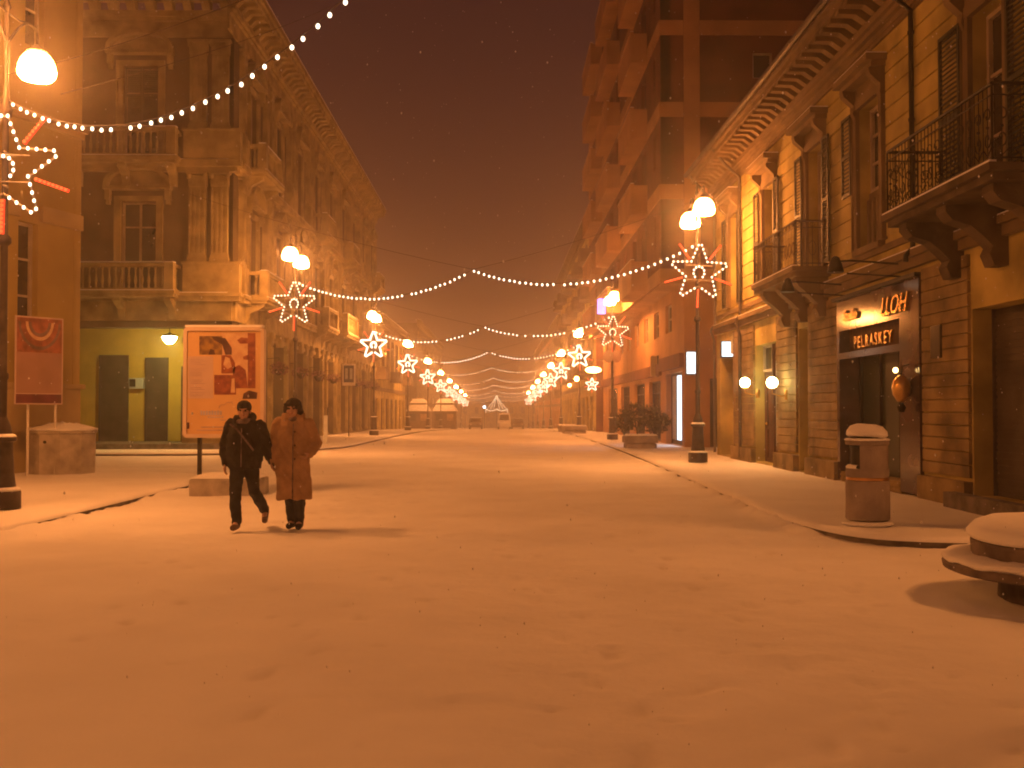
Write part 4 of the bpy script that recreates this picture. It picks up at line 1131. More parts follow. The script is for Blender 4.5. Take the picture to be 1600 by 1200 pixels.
pr_('text_column', 'paper_pale', [R4(80, 340, 315, 735)], .002)
tx = []
for blk, (y0, n_) in enumerate(((365, 4), (455, 5), (560, 3), (632, 2), (675, 3))):
    for i in range(n_): tx.append(R4(100, y0+i*16, 180+rng.randint(20, 75), y0+i*16+6))
tx += [R4(200+i*0, 1000+0, 410, 1008), R4(160, 1030, 440, 1038), R4(380, 935, 480, 942)]
pr_('printed_lines', 'print_text', tx, .004)
pr_('printed_title', 'print_blue', [R4(195+i*26, 848+(4 if i % 2 else 0), 214+i*26, 892) for i in range(8)]+[R4(265+i*22, 905, 279+i*22, 918) for i in range(7)], .004)
k = MB(); k.tube([pp(x, y)+Vector((0, .02, 0)) for x, y in ((370, 830), (380, 800), (400, 790), (415, 800), (430, 790), (445, 770), (470, 775), (490, 765), (500, 790))], .004, 4); k.build('printed_mark', M['print_text'], sheet)
pr_('printed_mark', 'print_dark', [R4(68, 960, 92, 1020)], .004)
for px in (312, 386):
    c = PY(px, 690, YP+.08); k = MB(); k.box(c.x-.035, c.x+.035, YP+.05, YP+.12, .1, a.z-.001); k.build('post', M['dark_iron'], t)
fb = MB(); c0, c1 = PY(296, 770, 18.9), PY(404, 770, 18.9); fb.bbox(c0.x, c1.x, 18.85, 19.75, -.05, .32, .03); fb.build('foot', M['concrete'], t)
sb = MB()
vs = []; fs = []; nx_, ny_ = 13, 9
for j in range(ny_):
    for i in range(nx_):
        u, v = i/(nx_-1), j/(ny_-1); e_ = min(1, 6*min(u, 1-u, v, 1-v)); vs.append((c0.x+.01+(c1.x-c0.x-.02)*u, 18.86+.88*v, .321+.075*e_**.5+.012*rng.random()*e_))
for j in range(ny_-1):
    for i in range(nx_-1): k_ = j*nx_+i; fs.append((k_, k_+1, k_+1+nx_, k_+nx_))
sb.add(vs, fs); sb.build('snow', M['snow_cap'], t, 60)
ft = MB(); ft.box(a.x+.03, b.x-.03, YP+.01, YP+.15, b.z+.001, b.z+.04); ft.build('snow', M['snow_cap'], t)

# ================================================================== narrow poster board at far left on two poles
M['board_pink'] = mat('poster_pink_paper', (0.34, 0.20, 0.17), 0.6, 0.08, 1.5)  # pink paper toned down; the shade on the board is in the colour
M['board_red'] = mat('poster_red_print', (0.30, 0.10, 0.07), 0.6, 0.25, 4)
M['board_grey'] = mat('poster_grey_print', (0.18, 0.12, 0.12), 0.6, 0.25, 4)
M['board_maroon'] = mat('poster_maroon_band', (0.14, 0.03, 0.05), 0.6, 0.15, 4)
ba = Vector((PY(23, 600, 22.6).x, 22.6)); bb = Vector((PY(98, 600, 23.5).x, 23.5)); bd = (bb-ba).normalized(); bn = Vector((bd.y, -bd.x)); BW = (bb-ba).length
TBd = lambda u, n, z: (ba.x+bd.x*u+bn.x*n, ba.y+bd.y*u+bn.y*n, z)
z0b, z1b = PY(60, 632, 23).z, PY(60, 495, 23).z
t = thing('poster_board', 'narrow pink poster board with arched pattern on two thin poles above the planter', 'poster board', (ba.x, ba.y, 0.1))
k = MB(TBd); k.box(0, BW, -.03, 0, z0b, z1b); bo = k.build('panel', M['paper_pale'], t)
k = MB(TBd); k.box(.03, BW-.03, .001, .004, z0b+.25, z1b-.03); k.build('poster_sheet', M['board_pink'], t)
k = MB(TBd); k.box(.03, BW-.03, .001, .004, z0b+.03, z0b+.23); k.build('bottom_band', M['board_maroon'], t)
k = MB(TBd); k.box(.04, BW-.04, .0041, .006, z1b-.8, z1b-.04); pk = k.build('printed_picture', M['board_red'], t)
for ri, m_, d in ((.50, 'board_grey', .0062), (.40, 'board_red', .0063), (.33, 'print_sand', .0061), (.26, 'board_grey', .0064)):
    k = MB(TBd); pts = []
    for s in range(17): q_ = math.pi*s/16; pts.append((BW/2+ri*math.cos(q_)*1.0, z1b-.12-ri*1.25*math.sin(q_)))
    inn = [(BW/2+(ri-.06)*math.cos(math.pi*s/16), z1b-.12-(ri-.06)*1.25*math.sin(math.pi*s/16)) for s in range(17)]
    for s in range(16): k.prism([pts[s], pts[s+1], inn[s+1], inn[s]], d, d+.0008)
    k.build('printed_arch', M[m_], pk)
for px in (43, 73):
    c = PY(px, 640, 23.0); k = MB(); k.tube([(c.x, 23.02 if px < 50 else 23.45, 0.05), (c.x, 23.02 if px < 50 else 23.45, z0b+.6)], .03, 8); k.build('pole', M['white_paint'], t)
# ================================================================== stone planter below it
c0 = PY(97, 745, 24.1); RPl = .78
t = thing('stone_planter', 'many-sided stone planter heaped with snow against the yellow house', 'planter', (c0.x, 24.1, 0.12))
k = MB(); k.lathe([(RPl-.03, 0), (RPl-.02, .92), (RPl+.02, .94), (RPl+.02, 1.0), (RPl-.12, 1.0), (RPl-.13, .93)], c0.x, 24.1, .1, 10, (1, .95)); k.build('bowl', M['concrete'], t)
k = MB(); k.lathe([(RPl+.0, 1.001), (RPl+.01, 1.03), (RPl-.1, 1.07), (.5, 1.10), (.3, 1.17), (.15, 1.14), (0, 1.2)], c0.x, 24.1, .1, 22, (1, .95))
k.v = [(x+rng.uniform(-.015, .015), y+rng.uniform(-.015, .015), z+rng.uniform(-.012, .02)) for x, y, z in k.v]
k.build('snow', M['snow_cap'], t, 70)
k = MB(); k.lathe([(.0, 0), (.035, 0), (.035, .03), (0, .03)], 0, 0, 0, 8); k.v = [(c0.x-.08+x, 24.1-RPl*.95+.0-z, .85+y) for x, y, z in k.v]; k.build('drain_hole', M['dark_iron'], t)

# ================================================================== litter bin on the right pavement
bx, by = PY(1356, 835, 13.1).x, 13.1
M['bin_conc'] = mat('bin_concrete', (0.29, 0.25, 0.235), 0.8, 0.14, 3, 0.5, 40)
M['bin_band'] = mat('bin_metal_band', (0.75, 0.42, 0.16), 0.28, 0.1, 5, metal=0.9)
t = thing('litter_bin', 'round concrete litter bin with a cap of snow on the right pavement', 'litter bin', (bx, by, .13))
G0 = .14
k = MB(); k.lathe([(.24, -.03), (.25, .02)], bx, by, G0, 28); k.build('plinth', M['bin_conc'], t, 40)
k = MB(); k.lathe([(.265, .05), (.272, .06), (.272, .53), (.262, .55), (.22, .55)], bx, by, G0, 32); k.build('body', M['bin_conc'], t, 40)
k = MB(); k.lathe([(.255, .551), (.262, .555), (.262, .585), (.255, .59)], bx, by, G0, 32); k.build('metal_band', M['bin_band'], t, 40)
k = MB(); 
k.lathe([(.262, .591), (.266, .60), (.266, .70), (.20, .70), (.20, .591)], bx, by, G0, 32)
k.lathe([(.255, .70), (.255, 1.0)], bx, by, G0, 26, (1, 1), R(-150+20), R(150-20)); k.lathe([(.21, .70), (.21, 1.0)], bx, by, G0, 26, (1, 1), R(-130), R(130))
k.build('hood_wall', M['bin_conc'], t, 40)
k = MB(); k.lathe([(.2, .60), (.2, .98)], bx, by, G0, 20); k.build('liner', M['dark_iron'], t, 40)
k = MB(); k.lathe([(.0, 1.0), (.262, 1.0), (.27, 1.01), (.27, 1.07), (.25, 1.08), (.0, 1.08)], bx, by, G0, 32); k.build('lid', M['bin_conc'], t, 40)
k = MB(); k.lathe([(.2, 1.081), (.23, 1.1), (.0, 1.12)], bx, by, G0, 32); k.build('lid_rim', M['dark_iron'], t, 40)
k = MB(); k.lathe([(.23, 1.10), (.25, 1.12), (.245, 1.17), (.20, 1.235), (.12, 1.27), (.0, 1.28)], bx, by, G0, 28)
k.v = [(x+.01*math.sin(9*y+4*z), y+.01*math.sin(7*x), z+.012*math.sin(11*x+5*y)) for x, y, z in k.v]; k.build('snow_cap', M['snow_cap'], t, 80)
k = MB(); k.lathe([(.27, 1.071), (.285, 1.08), (.262, 1.1), (.2, 1.1)], bx, by, G0-.015, 28); k.build('snow', M['snow_cap'], t, 80); k = MB(); k.lathe([(.0, .70), (.262, .70), (.266, .72), (.24, .745), (.0, .75)], bx, by, G0+.0005, 20, (1, 1), R(140), R(220))
k.build('snow', M['snow_cap'], t, 80); k = MB(); k.lathe([(.25, .0), (.31, .0), (.32, .03), (.28, .05), (.0, .055)], bx, by, G0-.02, 28); k.build('snow', M['snow_cap'], t, 80)

# ================================================================== round two-tier bench planter, bottom right
cx_, cy_ = 4.86, 8.6
t = thing('round_bench', 'round two tier stone bench buried in snow at the bottom right corner', 'bench', (cx_, cy_, 0))
M['bench_conc'] = mat('shaded_bench_concrete', (0.16, 0.13, 0.115), 0.8, 0.25, 4, 0.5, 30)  # bench concrete darkened, so the shade of its near side is in the colour
def wob(mb, amp, s=3.0):
    mb.v = [(x, y, z+amp*(math.sin(s*x*1.7+2*y)+math.sin(s*y*1.3-x*2.1))) for x, y, z in mb.v]
k = MB(); k.lathe([(.62, -.05), (.60, .26)], cx_, cy_, 0, 40); k.v = [(x, y, z*0.9) for x, y, z in k.v]; k.build('base', M['bench_conc'], t, 40)
k = MB(); k.lathe([(.6, .23), (1.0, .24), (1.05, .262), (1.06, .31), (1.04, .335), (.6, .34)], cx_, cy_, 0, 56); k.v = [(x, y, z*0.9) for x, y, z in k.v]; k.build('seat', M['bench_conc'], t, 40)
k = MB(); k.lathe([(.82, .33), (.83, .53), (.80, .55), (.5, .55)], cx_, cy_, 0, 48); k.v = [(x, y, z*0.9) for x, y, z in k.v]; k.build('drum', M['bench_conc'], t, 40)
k = MB(); k.lathe([(1.035, .336), (1.06, .345), (1.065, .37), (1.03, .395), (.95, .405), (.84, .41), (.82, .40)], cx_, cy_, 0, 90); 
k.v = [(x, y, z+(.010*math.sin(14*math.atan2(y-cy_, x-cx_))+.008*rng.uniform(-1, 1))*(1 if z < .4 else .6)) for x, y, z in k.v]; k.v = [(x, y, z*0.9) for x, y, z in k.v]; k.build('snow', M['snow_cap'], t, 80)
k = MB(); k.lathe([(.81, .55), (.85, .555), (.86, .60), (.80, .68), (.67, .74), (.4, .78), (.0, .79)], cx_, cy_, 0, 64); wob(k, .008); k.v = [(x, y, z*0.9) for x, y, z in k.v]; k.build('snow_dome', M['snow_cap'], t, 80)

# ================================================================== low concrete planters with bushes on the right pavement
def low_planter(px, py, Y, wd, label, bush, sc_=1.0):
    c = PY(px, py, Y); g_ = gz(Y)+.13
    t = thing('low_planter', label, 'planter', (c.x, Y, g_), 'low concrete planters')
    k = MB(); vs = [(-.46, 0), (-.5, .12), (-.5, .2), (-.47, .22), (-.47, .28), (-.5, .30), (-.5, .42), (-.44, .42)]
    k.bbox(c.x-wd*.46, c.x+wd*.46, Y-.5, Y+.5, g_-.02, g_+.2, .06); k.bbox(c.x-wd*.5, c.x+wd*.5, Y-.56, Y+.56, g_+.2, g_+.46, .05)
    k.build('trough', M['bin_conc'], t)
    k = MB(); k.bbox(c.x-wd*.48, c.x+wd*.48, Y-.53, Y+.53, g_+.461, g_+.52, .04); k.build('snow', M['snow_cap'], t, 50)
    if bush:
        rg = random.Random(5)
        for j, (ox, hh) in enumerate(((-.6, .9), (-.1, 1.2), (.4, 1.05), (.75, .8))):
            k = MB()
            for q in range(7):
                an = rg.uniform(0, 6.28); k.tube([(c.x+ox, Y, g_+.45), (c.x+ox+.2*math.cos(an), Y+.15*math.sin(an), g_+.5+hh*.5), (c.x+ox+.45*math.cos(an), Y+.35*math.sin(an), g_+.5+hh*rg.uniform(.7, 1))], .012, 4)
            leafball(k, (c.x+ox, Y, g_+.45+hh*.62), .48, .42, hh*.5, 340, .085, rg); k.build('bush', M['leaf'], t)
            k = MB(); leafball(k, (c.x+ox, Y, g_+.5+hh*.72), .45, .4, hh*.45, 70, .085, rg); k.build('snowy_leaves', M['leaf_dry'], t)
    return t
low_planter(1000, 700, 39.3, 1.25, 'low concrete planter with frosty bushes on the right pavement, beside the lit shop window', True)
low_planter(897, 680, 66, 1.6, 'far low planter on the right pavement, crossed by the hazy lamp post', False)
low_planter(886, 676, 72.5, 1.3, 'small low planter just behind the far one on the right', False)
# round signs on the second right lamp post
t = thing('round_sign', 'pair of round road sign plates on the lamp post below its star', 'road sign', (5.5, 50.15, 4.1), None)
for dx, an in ((-.2, 35), (.2, -35)):
    k = MB(); k.lathe([(0, 0), (.3, 0), (.3, .02), (0, .02)], 0, 0, 0, 24); c, s = math.cos(R(an)), math.sin(R(an))
    k.v = [(5.5+dx+x*c-z*s*1.0, 50.12-x*s-z*c, 4.18+y) for x, y, z in k.v]; k.build('plate', M['paper_pale'], t)
# wall sign on post, left
c = PY(545, 584, 57); M['blue'] = mat('sign_blue', (0.05, 0.07, 0.16), 0.5, 0.1, 4)
t = thing('blue_sign', 'white framed dark blue square sign on a pole in front of the palazzo', 'sign', (c.x, 57, .1))
k = MB(); k.box(c.x-.36, c.x+.36, 57, 57.05, c.z-.66, c.z+.56); k.build('panel', M['white_paint'], t)
k = MB(); k.box(c.x-.28, c.x+.28, 56.99, 56.999, c.z-.48, c.z+.46); k.build('blue_field', M['blue'], t)
k = MB(); k.box(c.x-.2, c.x-.06, 56.98, 56.989, c.z-.3, c.z+.3); k.box(c.x+.06, c.x+.2, 56.98, 56.989, c.z-.3, c.z+.3); k.build('symbol', M['grey_panel'], t)
k = MB(); k.tube([(c.x, 57.08, 0.05), (c.x, 57.08, c.z+.5)], .035, 6); k.build('pole', M['pole'], t)
# leaning white post on the left pavement
c = PY(509, 697, 44.5); c2 = PY(512, 640, 44.5)
t = thing('white_post', 'slim pale signpost standing at the kerb right of the man in tan', 'post', (c.x, 44.5, .1))
k = MB(); k.box(c.x-.09, c.x+.07, 44.45, 44.52, .05, c2.z-.25); k.build('board', M['white_paint'], t)
k = MB(); k.tube([(c.x+.02, 44.56, .05), (c2.x, 44.56, c2.z+.1)], .03, 6); k.build('pole', M['pole'], t)
# small red plate on a palazzo pier
# ================================================================== snowy kiosks
M['kiosk'] = mat('kiosk_brown', (0.12, 0.07, 0.04), 0.7, 0.2, 2)
M['kiosk_in'] = mat('kiosk_panel', (0.40, 0.27, 0.12), 0.7, 0.2, 2)
def kiosk(px0, px1, Y, label):
    g_ = gz(Y); a, b = PY(px0, 640, Y).x, PY(px1, 640, Y).x; m_ = (a+b)/2; w_ = (b-a)/2
    t = thing('kiosk', label, 'kiosk', (m_, Y, g_), 'kiosks with snowy roofs')
    k = MB(); k.box(m_-w_*.85, m_+w_*.85, Y+.2, Y+2.8, g_-.1, g_+2.25); k.build('cabin', M['kiosk'], t)
    for s in (-1, 1):
        k = MB(); k.box(m_+s*w_*.45-w_*.26, m_+s*w_*.45+w_*.26, Y+.14, Y+.199, g_+1.1, g_+1.95); k.build('hatch', M['kiosk_in'] if s > 0 else M['glass'], t)
    for s in (-1, 1):
        k = MB(); k.tube([(m_+s*w_*.92, Y, g_-.1), (m_+s*w_*.92, Y, g_+2.3)], .06, 6); k.build('post', M['kiosk'], t)
    k = MB(); 
    def hip(x0, x1, y0, y1, z0, z1, ins): k.add([(x0, y0, z0), (x1, y0, z0), (x1, y1, z0), (x0, y1, z0), (x0+ins, y0+ins, z1), (x1-ins, y0+ins, z1), (x1-ins, y1-ins, z1), (x0+ins, y1-ins, z1)], [(0, 3, 2, 1), (4, 5, 6, 7), (0, 1, 5, 4), (1, 2, 6, 5), (2, 3, 7, 6), (3, 0, 4, 7)])
    hip(m_-w_, m_+w_, Y-.1, Y+3.1, g_+2.3, g_+3.1, .5); ro = k.build('snowy_roof', M['snow_cap'], t)
    k = MB(); k.box(m_-w_*.62, m_+w_*.62, Y+.5, Y+2.5, g_+3.101, g_+3.3); k.build('roof_vent', M['kiosk'], t)
    k = MB(); hip(m_-w_*.72, m_+w_*.72, Y+.35, Y+2.65, g_+3.301, g_+3.85, .45); k.build('upper_roof', M['snow_cap'], t)
kiosk(634, 672, 128, 'left one of two dark kiosks with snowy tiered roofs')
kiosk(675, 714, 128, 'right one of two dark kiosks with snowy tiered roofs')
# ================================================================== vehicles far down the street
M['car_pale'] = mat('car_pale_paint', (0.55, 0.55, 0.55), 0.35, 0.05, 2)
M['car_dark'] = mat('car_dark_paint', (0.10, 0.08, 0.07), 0.35, 0.1, 2)
M['rubber'] = mat('tyre_rubber', (0.02, 0.02, 0.02), 0.8)
def car(x, Y, body, label, van=False, name='parked_car'):
    g_ = gz(Y); t = thing(name, label, 'van' if van else 'car', (x, Y, g_), None)
    H_ = 1.0 if not van else 1.25; roof = 1.45 if not van else 2.0; hw = .85
    # section profile along the car (y, z)
    if van: pr = [(0, .3), (0, .85), (.15, 1.0), (.55, 1.15), (1.0, 1.95), (1.3, 2.0), (4.4, 2.0), (4.5, 1.8), (4.5, .3)]
    else: pr = [(0, .3), (0, .6), (.15, .75), (1.0, .9), (1.7, 1.4), (2.0, 1.45), (3.1, 1.42), (3.8, 1.0), (4.2, .95), (4.25, .3)]
    k = MB(); n_ = len(pr); vs = []
    for sx, ins in ((-1, 1), (-1, 0), (1, 0), (1, 1)):
        for (y_, z_) in pr: vs.append((x+sx*(hw-(.12 if ins and z_ < 1 else 0)-(.14*max(0, z_-.9))-(.06 if ins else 0)), Y+y_+(.0), g_+z_))
    fs = []
    for l in range(3):
        for i in range(n_): j = (i+1) % n_; fs.append((l*n_+i, l*n_+j, (l+1)*n_+j, (l+1)*n_+i))
    fs += [tuple(range(n_)), tuple(range(4*n_-1, 3*n_-1, -1))]
    k.add(vs, fs); k.build('body', M[body], t, 30)
    k = MB(); ww = hw-.22
    if van: k.add([(x-ww, Y+.55-.03, g_+1.2), (x+ww, Y+.55-.03, g_+1.2), (x+ww*.9, Y+.95-.03, g_+1.88), (x-ww*.9, Y+.95-.03, g_+1.88)], [(0, 1, 2, 3)])
    else: k.add([(x-ww, Y+1.05-.03, g_+.95), (x+ww, Y+1.05-.03, g_+.95), (x+ww*.9, Y+1.62-.03, g_+1.36), (x-ww*.9, Y+1.62-.03, g_+1.36)], [(0, 1, 2, 3)])
    k.build('windscreen', M['glass'], t)
    for sx in (-1, 1):
        for yy in (.85, 3.45):
            k = MB(); k.lathe([(.0, -.1), (.25, -.1), (.3, -.07), (.3, .07), (.25, .1), (0, .1)], 0, 0, 0, 14); k.v = [(x+sx*(hw-.1)+c_, Y+yy+a_, g_+.3+b_) for a_, b_, c_ in k.v]; k.build('wheel', M['rubber'], t, 40)
        k = MB(); k.sphere((x+sx*.6, Y+.02, g_+.62), .1, 8, 6, (1.3, .3, .8)); k.build('headlight', M['white_paint'], t, 60)
    k = MB(); k.bbox(x-.62, x+.62, Y+(1.2 if van else 1.9), Y+(4.3 if van else 3.1), g_+roof-.01, g_+roof+.06, .03); k.build('snow', M['snow_cap'], t, 50)
car(PY(788, 660, 132).x, 132, 'car_pale', 'pale van in the middle of the far street under the light tree', True, 'van')
car(PY(809, 660, 138).x, 138, 'car_dark', 'dark car at the right of the pale van, far down the street')
car(PY(743, 660, 128).x, 128, 'car_dark', 'dark car left of the van, right of the kiosks')
# ================================================================== tree of lights at the end of the street
Yt = 236; g_ = gz(Yt); ct = PY(776, 630, Yt)
t = thing('light_tree', 'pyramid tree of light strings with swags over the far end of the street', 'light tree', (ct.x, Yt, g_))
za, zb = PY(776, 617, Yt).z, PY(776, 639, Yt).z
M['bulb_far'] = emit('tree_bulb', (1.0, 0.72, 0.42), 3.0)
for k_ in range(6):
    an = k_*math.pi/3+.2; k = MB(); pts = []
    for s in range(13): q_ = s/12; pts.append(Vector((ct.x+math.cos(an)*2.3*q_**1.3, Yt+math.sin(an)*2.3*q_**1.3, za+(zb-za)*q_)))
    k.tube(pts, .035, 4); so = k.build('light_string', M['bulb_far'], t)
for s0, s1 in ((-2.4, 0), (0, 2.4)):
    k = MB(); k.tube([(ct.x+s0+(s1-s0)*q_/8, Yt-1.5, zb-.0-.45*4*(q_/8)*(1-q_/8)) for q_ in range(9)], .07, 5); k.build('swag', M['bulb_far'], t)
for s in (-2.4, 2.4): k = MB(); k.tube([(ct.x+s, Yt-1.5, zb), (ct.x+s*1.05, Yt-1.5, zb-.9)], .06, 5); k.build('tassel', M['bulb_far'], t)
k = MB(); k.tube([(ct.x, Yt, g_-.2), (ct.x, Yt, za+.3)], .08, 6); k.build('mast', M['pole'], t)
M['cold'] = emit('cold_white_lamp', (0.75, 0.95, 1.0), 14.0)
c = PY(757, 636, 226); t = thing('street_light', 'small cold white lamp left of the tree of lights', 'street light', (c.x, 226, gz(226)))
k = MB(); k.sphere(c, .28, 10, 8); k.build('globe', M['cold'], t, 60)
k = MB(); k.tube([(c.x, 226, gz(226)-.1), (c.x, 226, c.z-.27)], .06, 6); k.build('pole', M['pole'], t)
# extra lamps on the right pavement seen beyond the main row
def far_lamp(px, py, Y, r, label, flat=1.0, m='spark2'):
    c = PY(px, py, Y); t = thing('wall_lantern', label, 'lamp', c, 'small lamps on the right pavement')
    k = MB(); k.sphere(c, r, 12, 8, (1/flat, 1/flat, flat)); k.build('globe', M[m], t, 60)
    k = MB(); k.tube([(c.x, c.y, c.z+r*flat*.9), (c.x, c.y, c.z+r+.3), (7.0, c.y, c.z+r+.35)], .03, 5); k.build('arm', M['pole'], t)
M['spark2'] = emit('orange_lamp_glass', LAMP_COL, 60.0, True)
far_lamp(927, 578, 62, .3, 'wide flat orange lamp right of the third right star', .62)
far_lamp(901, 592, 70, .17, 'small round orange lamp below the third right star')
far_lamp(890, 602, 80, .14, 'smallest round orange lamp, left of the other small one')
for px, py, Y, z_ in ((925, 601, 68, .8), ):
    c = PY(px, py, Y); o_ = copy_tree(sp1, (c.x, c.y, c.z), 'small light star on the right house front below the flat lamp', None); o_.scale = (.55,)*3

M['blue_lit'] = emit('blue_lit_sign', (0.25, 0.22, 1.0), 3.0)
c = PY(942, 474, 54); t = thing('blue_neon_sign', 'small glowing blue sign by the second right lamp, high on the apartment block', 'lit sign', c)
k = MB(); k.bbox(c.x-.28, c.x+.3, 54, 54.15, c.z-.55, c.z+.25, .05); k.build('panel', M['blue_lit'], t)
k = MB(); k.box(c.x+.3, 6.3, 54.03, 54.09, c.z-.05, c.z+.01); k.build('arm', M['pole'], t)

# ================================================================== falling snow
k = MB(); rg = random.Random(3)
for q_ in range(2600):
    y_ = 3.5+24*rg.random()**1.1; x_ = rg.uniform(-.56, .56)*y_; z_ = rg.uniform(.1, 1.6+.42*y_); r_ = rg.uniform(.0022, .0044)
    k.add([(x_+r_, y_, z_), (x_-r_, y_, z_), (x_, y_+r_, z_), (x_, y_-r_, z_), (x_, y_, z_+r_*1.6), (x_, y_, z_-r_*1.6)], [(0, 2, 4), (2, 1, 4), (1, 3, 4), (3, 0, 4), (2, 0, 5), (1, 2, 5), (3, 1, 5), (0, 3, 5)])
o_ = k.build('falling_snow', M['snow_cap']); o_['kind'] = 'stuff'
# ================================================================== the two walkers (body, clothes: voxel-merged shapes)
def limb(mb, pts, rs, seg=14, sub=4):
    P_ = []; R_ = []
    for i in range(len(pts)-1):
        for k in range(sub):
            t = k/sub; P_.append(Vector(pts[i]).lerp(Vector(pts[i+1]), t)); R_.append(rs[i]+(rs[i+1]-rs[i])*t)
    P_.append(Vector(pts[-1])); R_.append(rs[-1])
    mb.tube(P_, R_, seg); mb.sphere(P_[0], R_[0], seg, 8); mb.sphere(P_[-1], R_[-1], seg, 8)
    for i in range(1, len(pts)-1): mb.sphere(pts[i], rs[i]*1.0, seg, 8)
def loft(mb, rings, seg=24):     # rings: (x, y, z, rx, ry)
    vs = []; fs = []
    for (x, y, z, rx, ry) in rings:
        for k in range(seg):
            a_ = 2*math.pi*k/seg; vs.append((x+rx*math.cos(a_), y+ry*math.sin(a_), z))
    n_ = len(rings)
    for i in range(n_-1):
        for k in range(seg): j = (k+1) % seg; fs.append((i*seg+k, i*seg+j, (i+1)*seg+j, (i+1)*seg+k))
    fs += [tuple(range(seg-1, -1, -1)), tuple(range((n_-1)*seg, n_*seg))]
    mb.add(vs, fs)
def merged(mb, name, m, parent, vox, wr=0.0, ws=0.12, smooth=4, seed=0):
    me = bpy.data.meshes.new(name); me.from_pydata([tuple(v) for v in mb.v], [], mb.f)
    bm = bmesh.new(); bm.from_mesh(me); bmesh.ops.recalc_face_normals(bm, faces=bm.faces); bm.to_mesh(me); bm.free()
    ob = bpy.data.objects.new(name, me); C.objects.link(ob)
    rm = ob.modifiers.new('r', 'REMESH'); rm.mode = 'VOXEL'; rm.voxel_size = vox
    if smooth: s_ = ob.modifiers.new('s', 'SMOOTH'); s_.factor = .5; s_.iterations = smooth
    dg = bpy.context.evaluated_depsgraph_get(); dg.update()
    m2 = bpy.data.meshes.new_from_object(ob.evaluated_get(dg)); bpy.data.objects.remove(ob); bpy.data.meshes.remove(me)
    if wr:
        n_ = len(m2.vertices); co = np.empty(n_*3); m2.vertices.foreach_get('co', co); co = co.reshape(-1, 3)
        no = np.empty(n_*3); m2.vertices.foreach_get('normal', no); no = no.reshape(-1, 3)
        d = fbm(co[:, 0]*1.4+co[:, 1]*1.1+seed, co[:, 2]*1.0+co[:, 1]*.6, ws, 5+seed, 3)+.6*fbm(co[:, 0]+co[:, 2]*.8+3, co[:, 1]+co[:, 2]*.5, ws*.5, 9+seed, 2)
        co += no*(d*wr)[:, None]; m2.vertices.foreach_set('co', co.ravel())
    m2.shade_smooth(); m2.materials.clear(); m2.materials.append(m); m2.name = name
    ob = bpy.data.objects.new(name, m2); C.objects.link(ob); ob.parent = parent
    return ob
M['skin'] = mat('skin', (0.55, 0.34, 0.25), 0.55, 0.06, 6)
M['hair'] = mat('dark_hair', (0.03, 0.022, 0.018), 0.7, 0.3, 30)
M['black_cloth'] = mat('black_jacket_cloth', (0.022, 0.020, 0.022), 0.9, 0.3, 5, 0.3, 60)
M['denim'] = mat('dark_denim', (0.022, 0.024, 0.032), 0.9, 0.3, 8, 0.3, 80)
M['tan'] = mat('tan_wool', (0.40, 0.25, 0.14), 0.95, 0.12, 5, 0.35, 70)
M['cap'] = mat('dark_knit', (0.03, 0.025, 0.025), 0.95, 0.3, 20, 0.4, 90)
M['scarf'] = mat('grey_scarf', (0.20, 0.15, 0.14), 0.95, 0.3, 14, 0.4, 60)
M['shoe'] = mat('brown_boot', (0.10, 0.05, 0.03), 0.6, 0.2, 8)
M['eye'] = mat('eye', (0.05, 0.04, 0.035), 0.2)
M['lip'] = mat('lip', (0.42, 0.18, 0.15), 0.5)
def head(mb, h, yaw):
    c, s = math.cos(yaw), math.sin(yaw)
    def L(x, y, z): return (h[0]+x*c-y*s, h[1]+x*s+y*c, h[2]+z)
    mb.sphere(L(0, .012, .02), .098, 20, 14, (.80, .98, 1.12)); mb.sphere(L(0, -.02, -.05), .068, 16, 12, (.88, 1.0, 1.12))
    mb.sphere(L(0, -.062, -.098), .028, 10, 8, (1.1, .8, .8)); mb.sphere(L(0, -.088, .028), .05, 12, 8, (1.15, .28, .22))
    limb(mb, [L(0, -.088, .015), L(0, -.112, -.028)], [.010, .017], 8, 2)
    mb.sphere(L(-.013, -.104, -.03), .010, 8, 6); mb.sphere(L(.013, -.104, -.03), .010, 8, 6)
    mb.sphere(L(0, -.092, -.062), .022, 10, 6, (1.1, .4, .38))
    for sx in (-1, 1): mb.sphere(L(sx*.082, .012, -.01), .03, 10, 8, (.28, .6, 1.0)); mb.sphere(L(sx*.043, -.07, -.03), .026, 10, 8, (1, .7, .9))
    return L
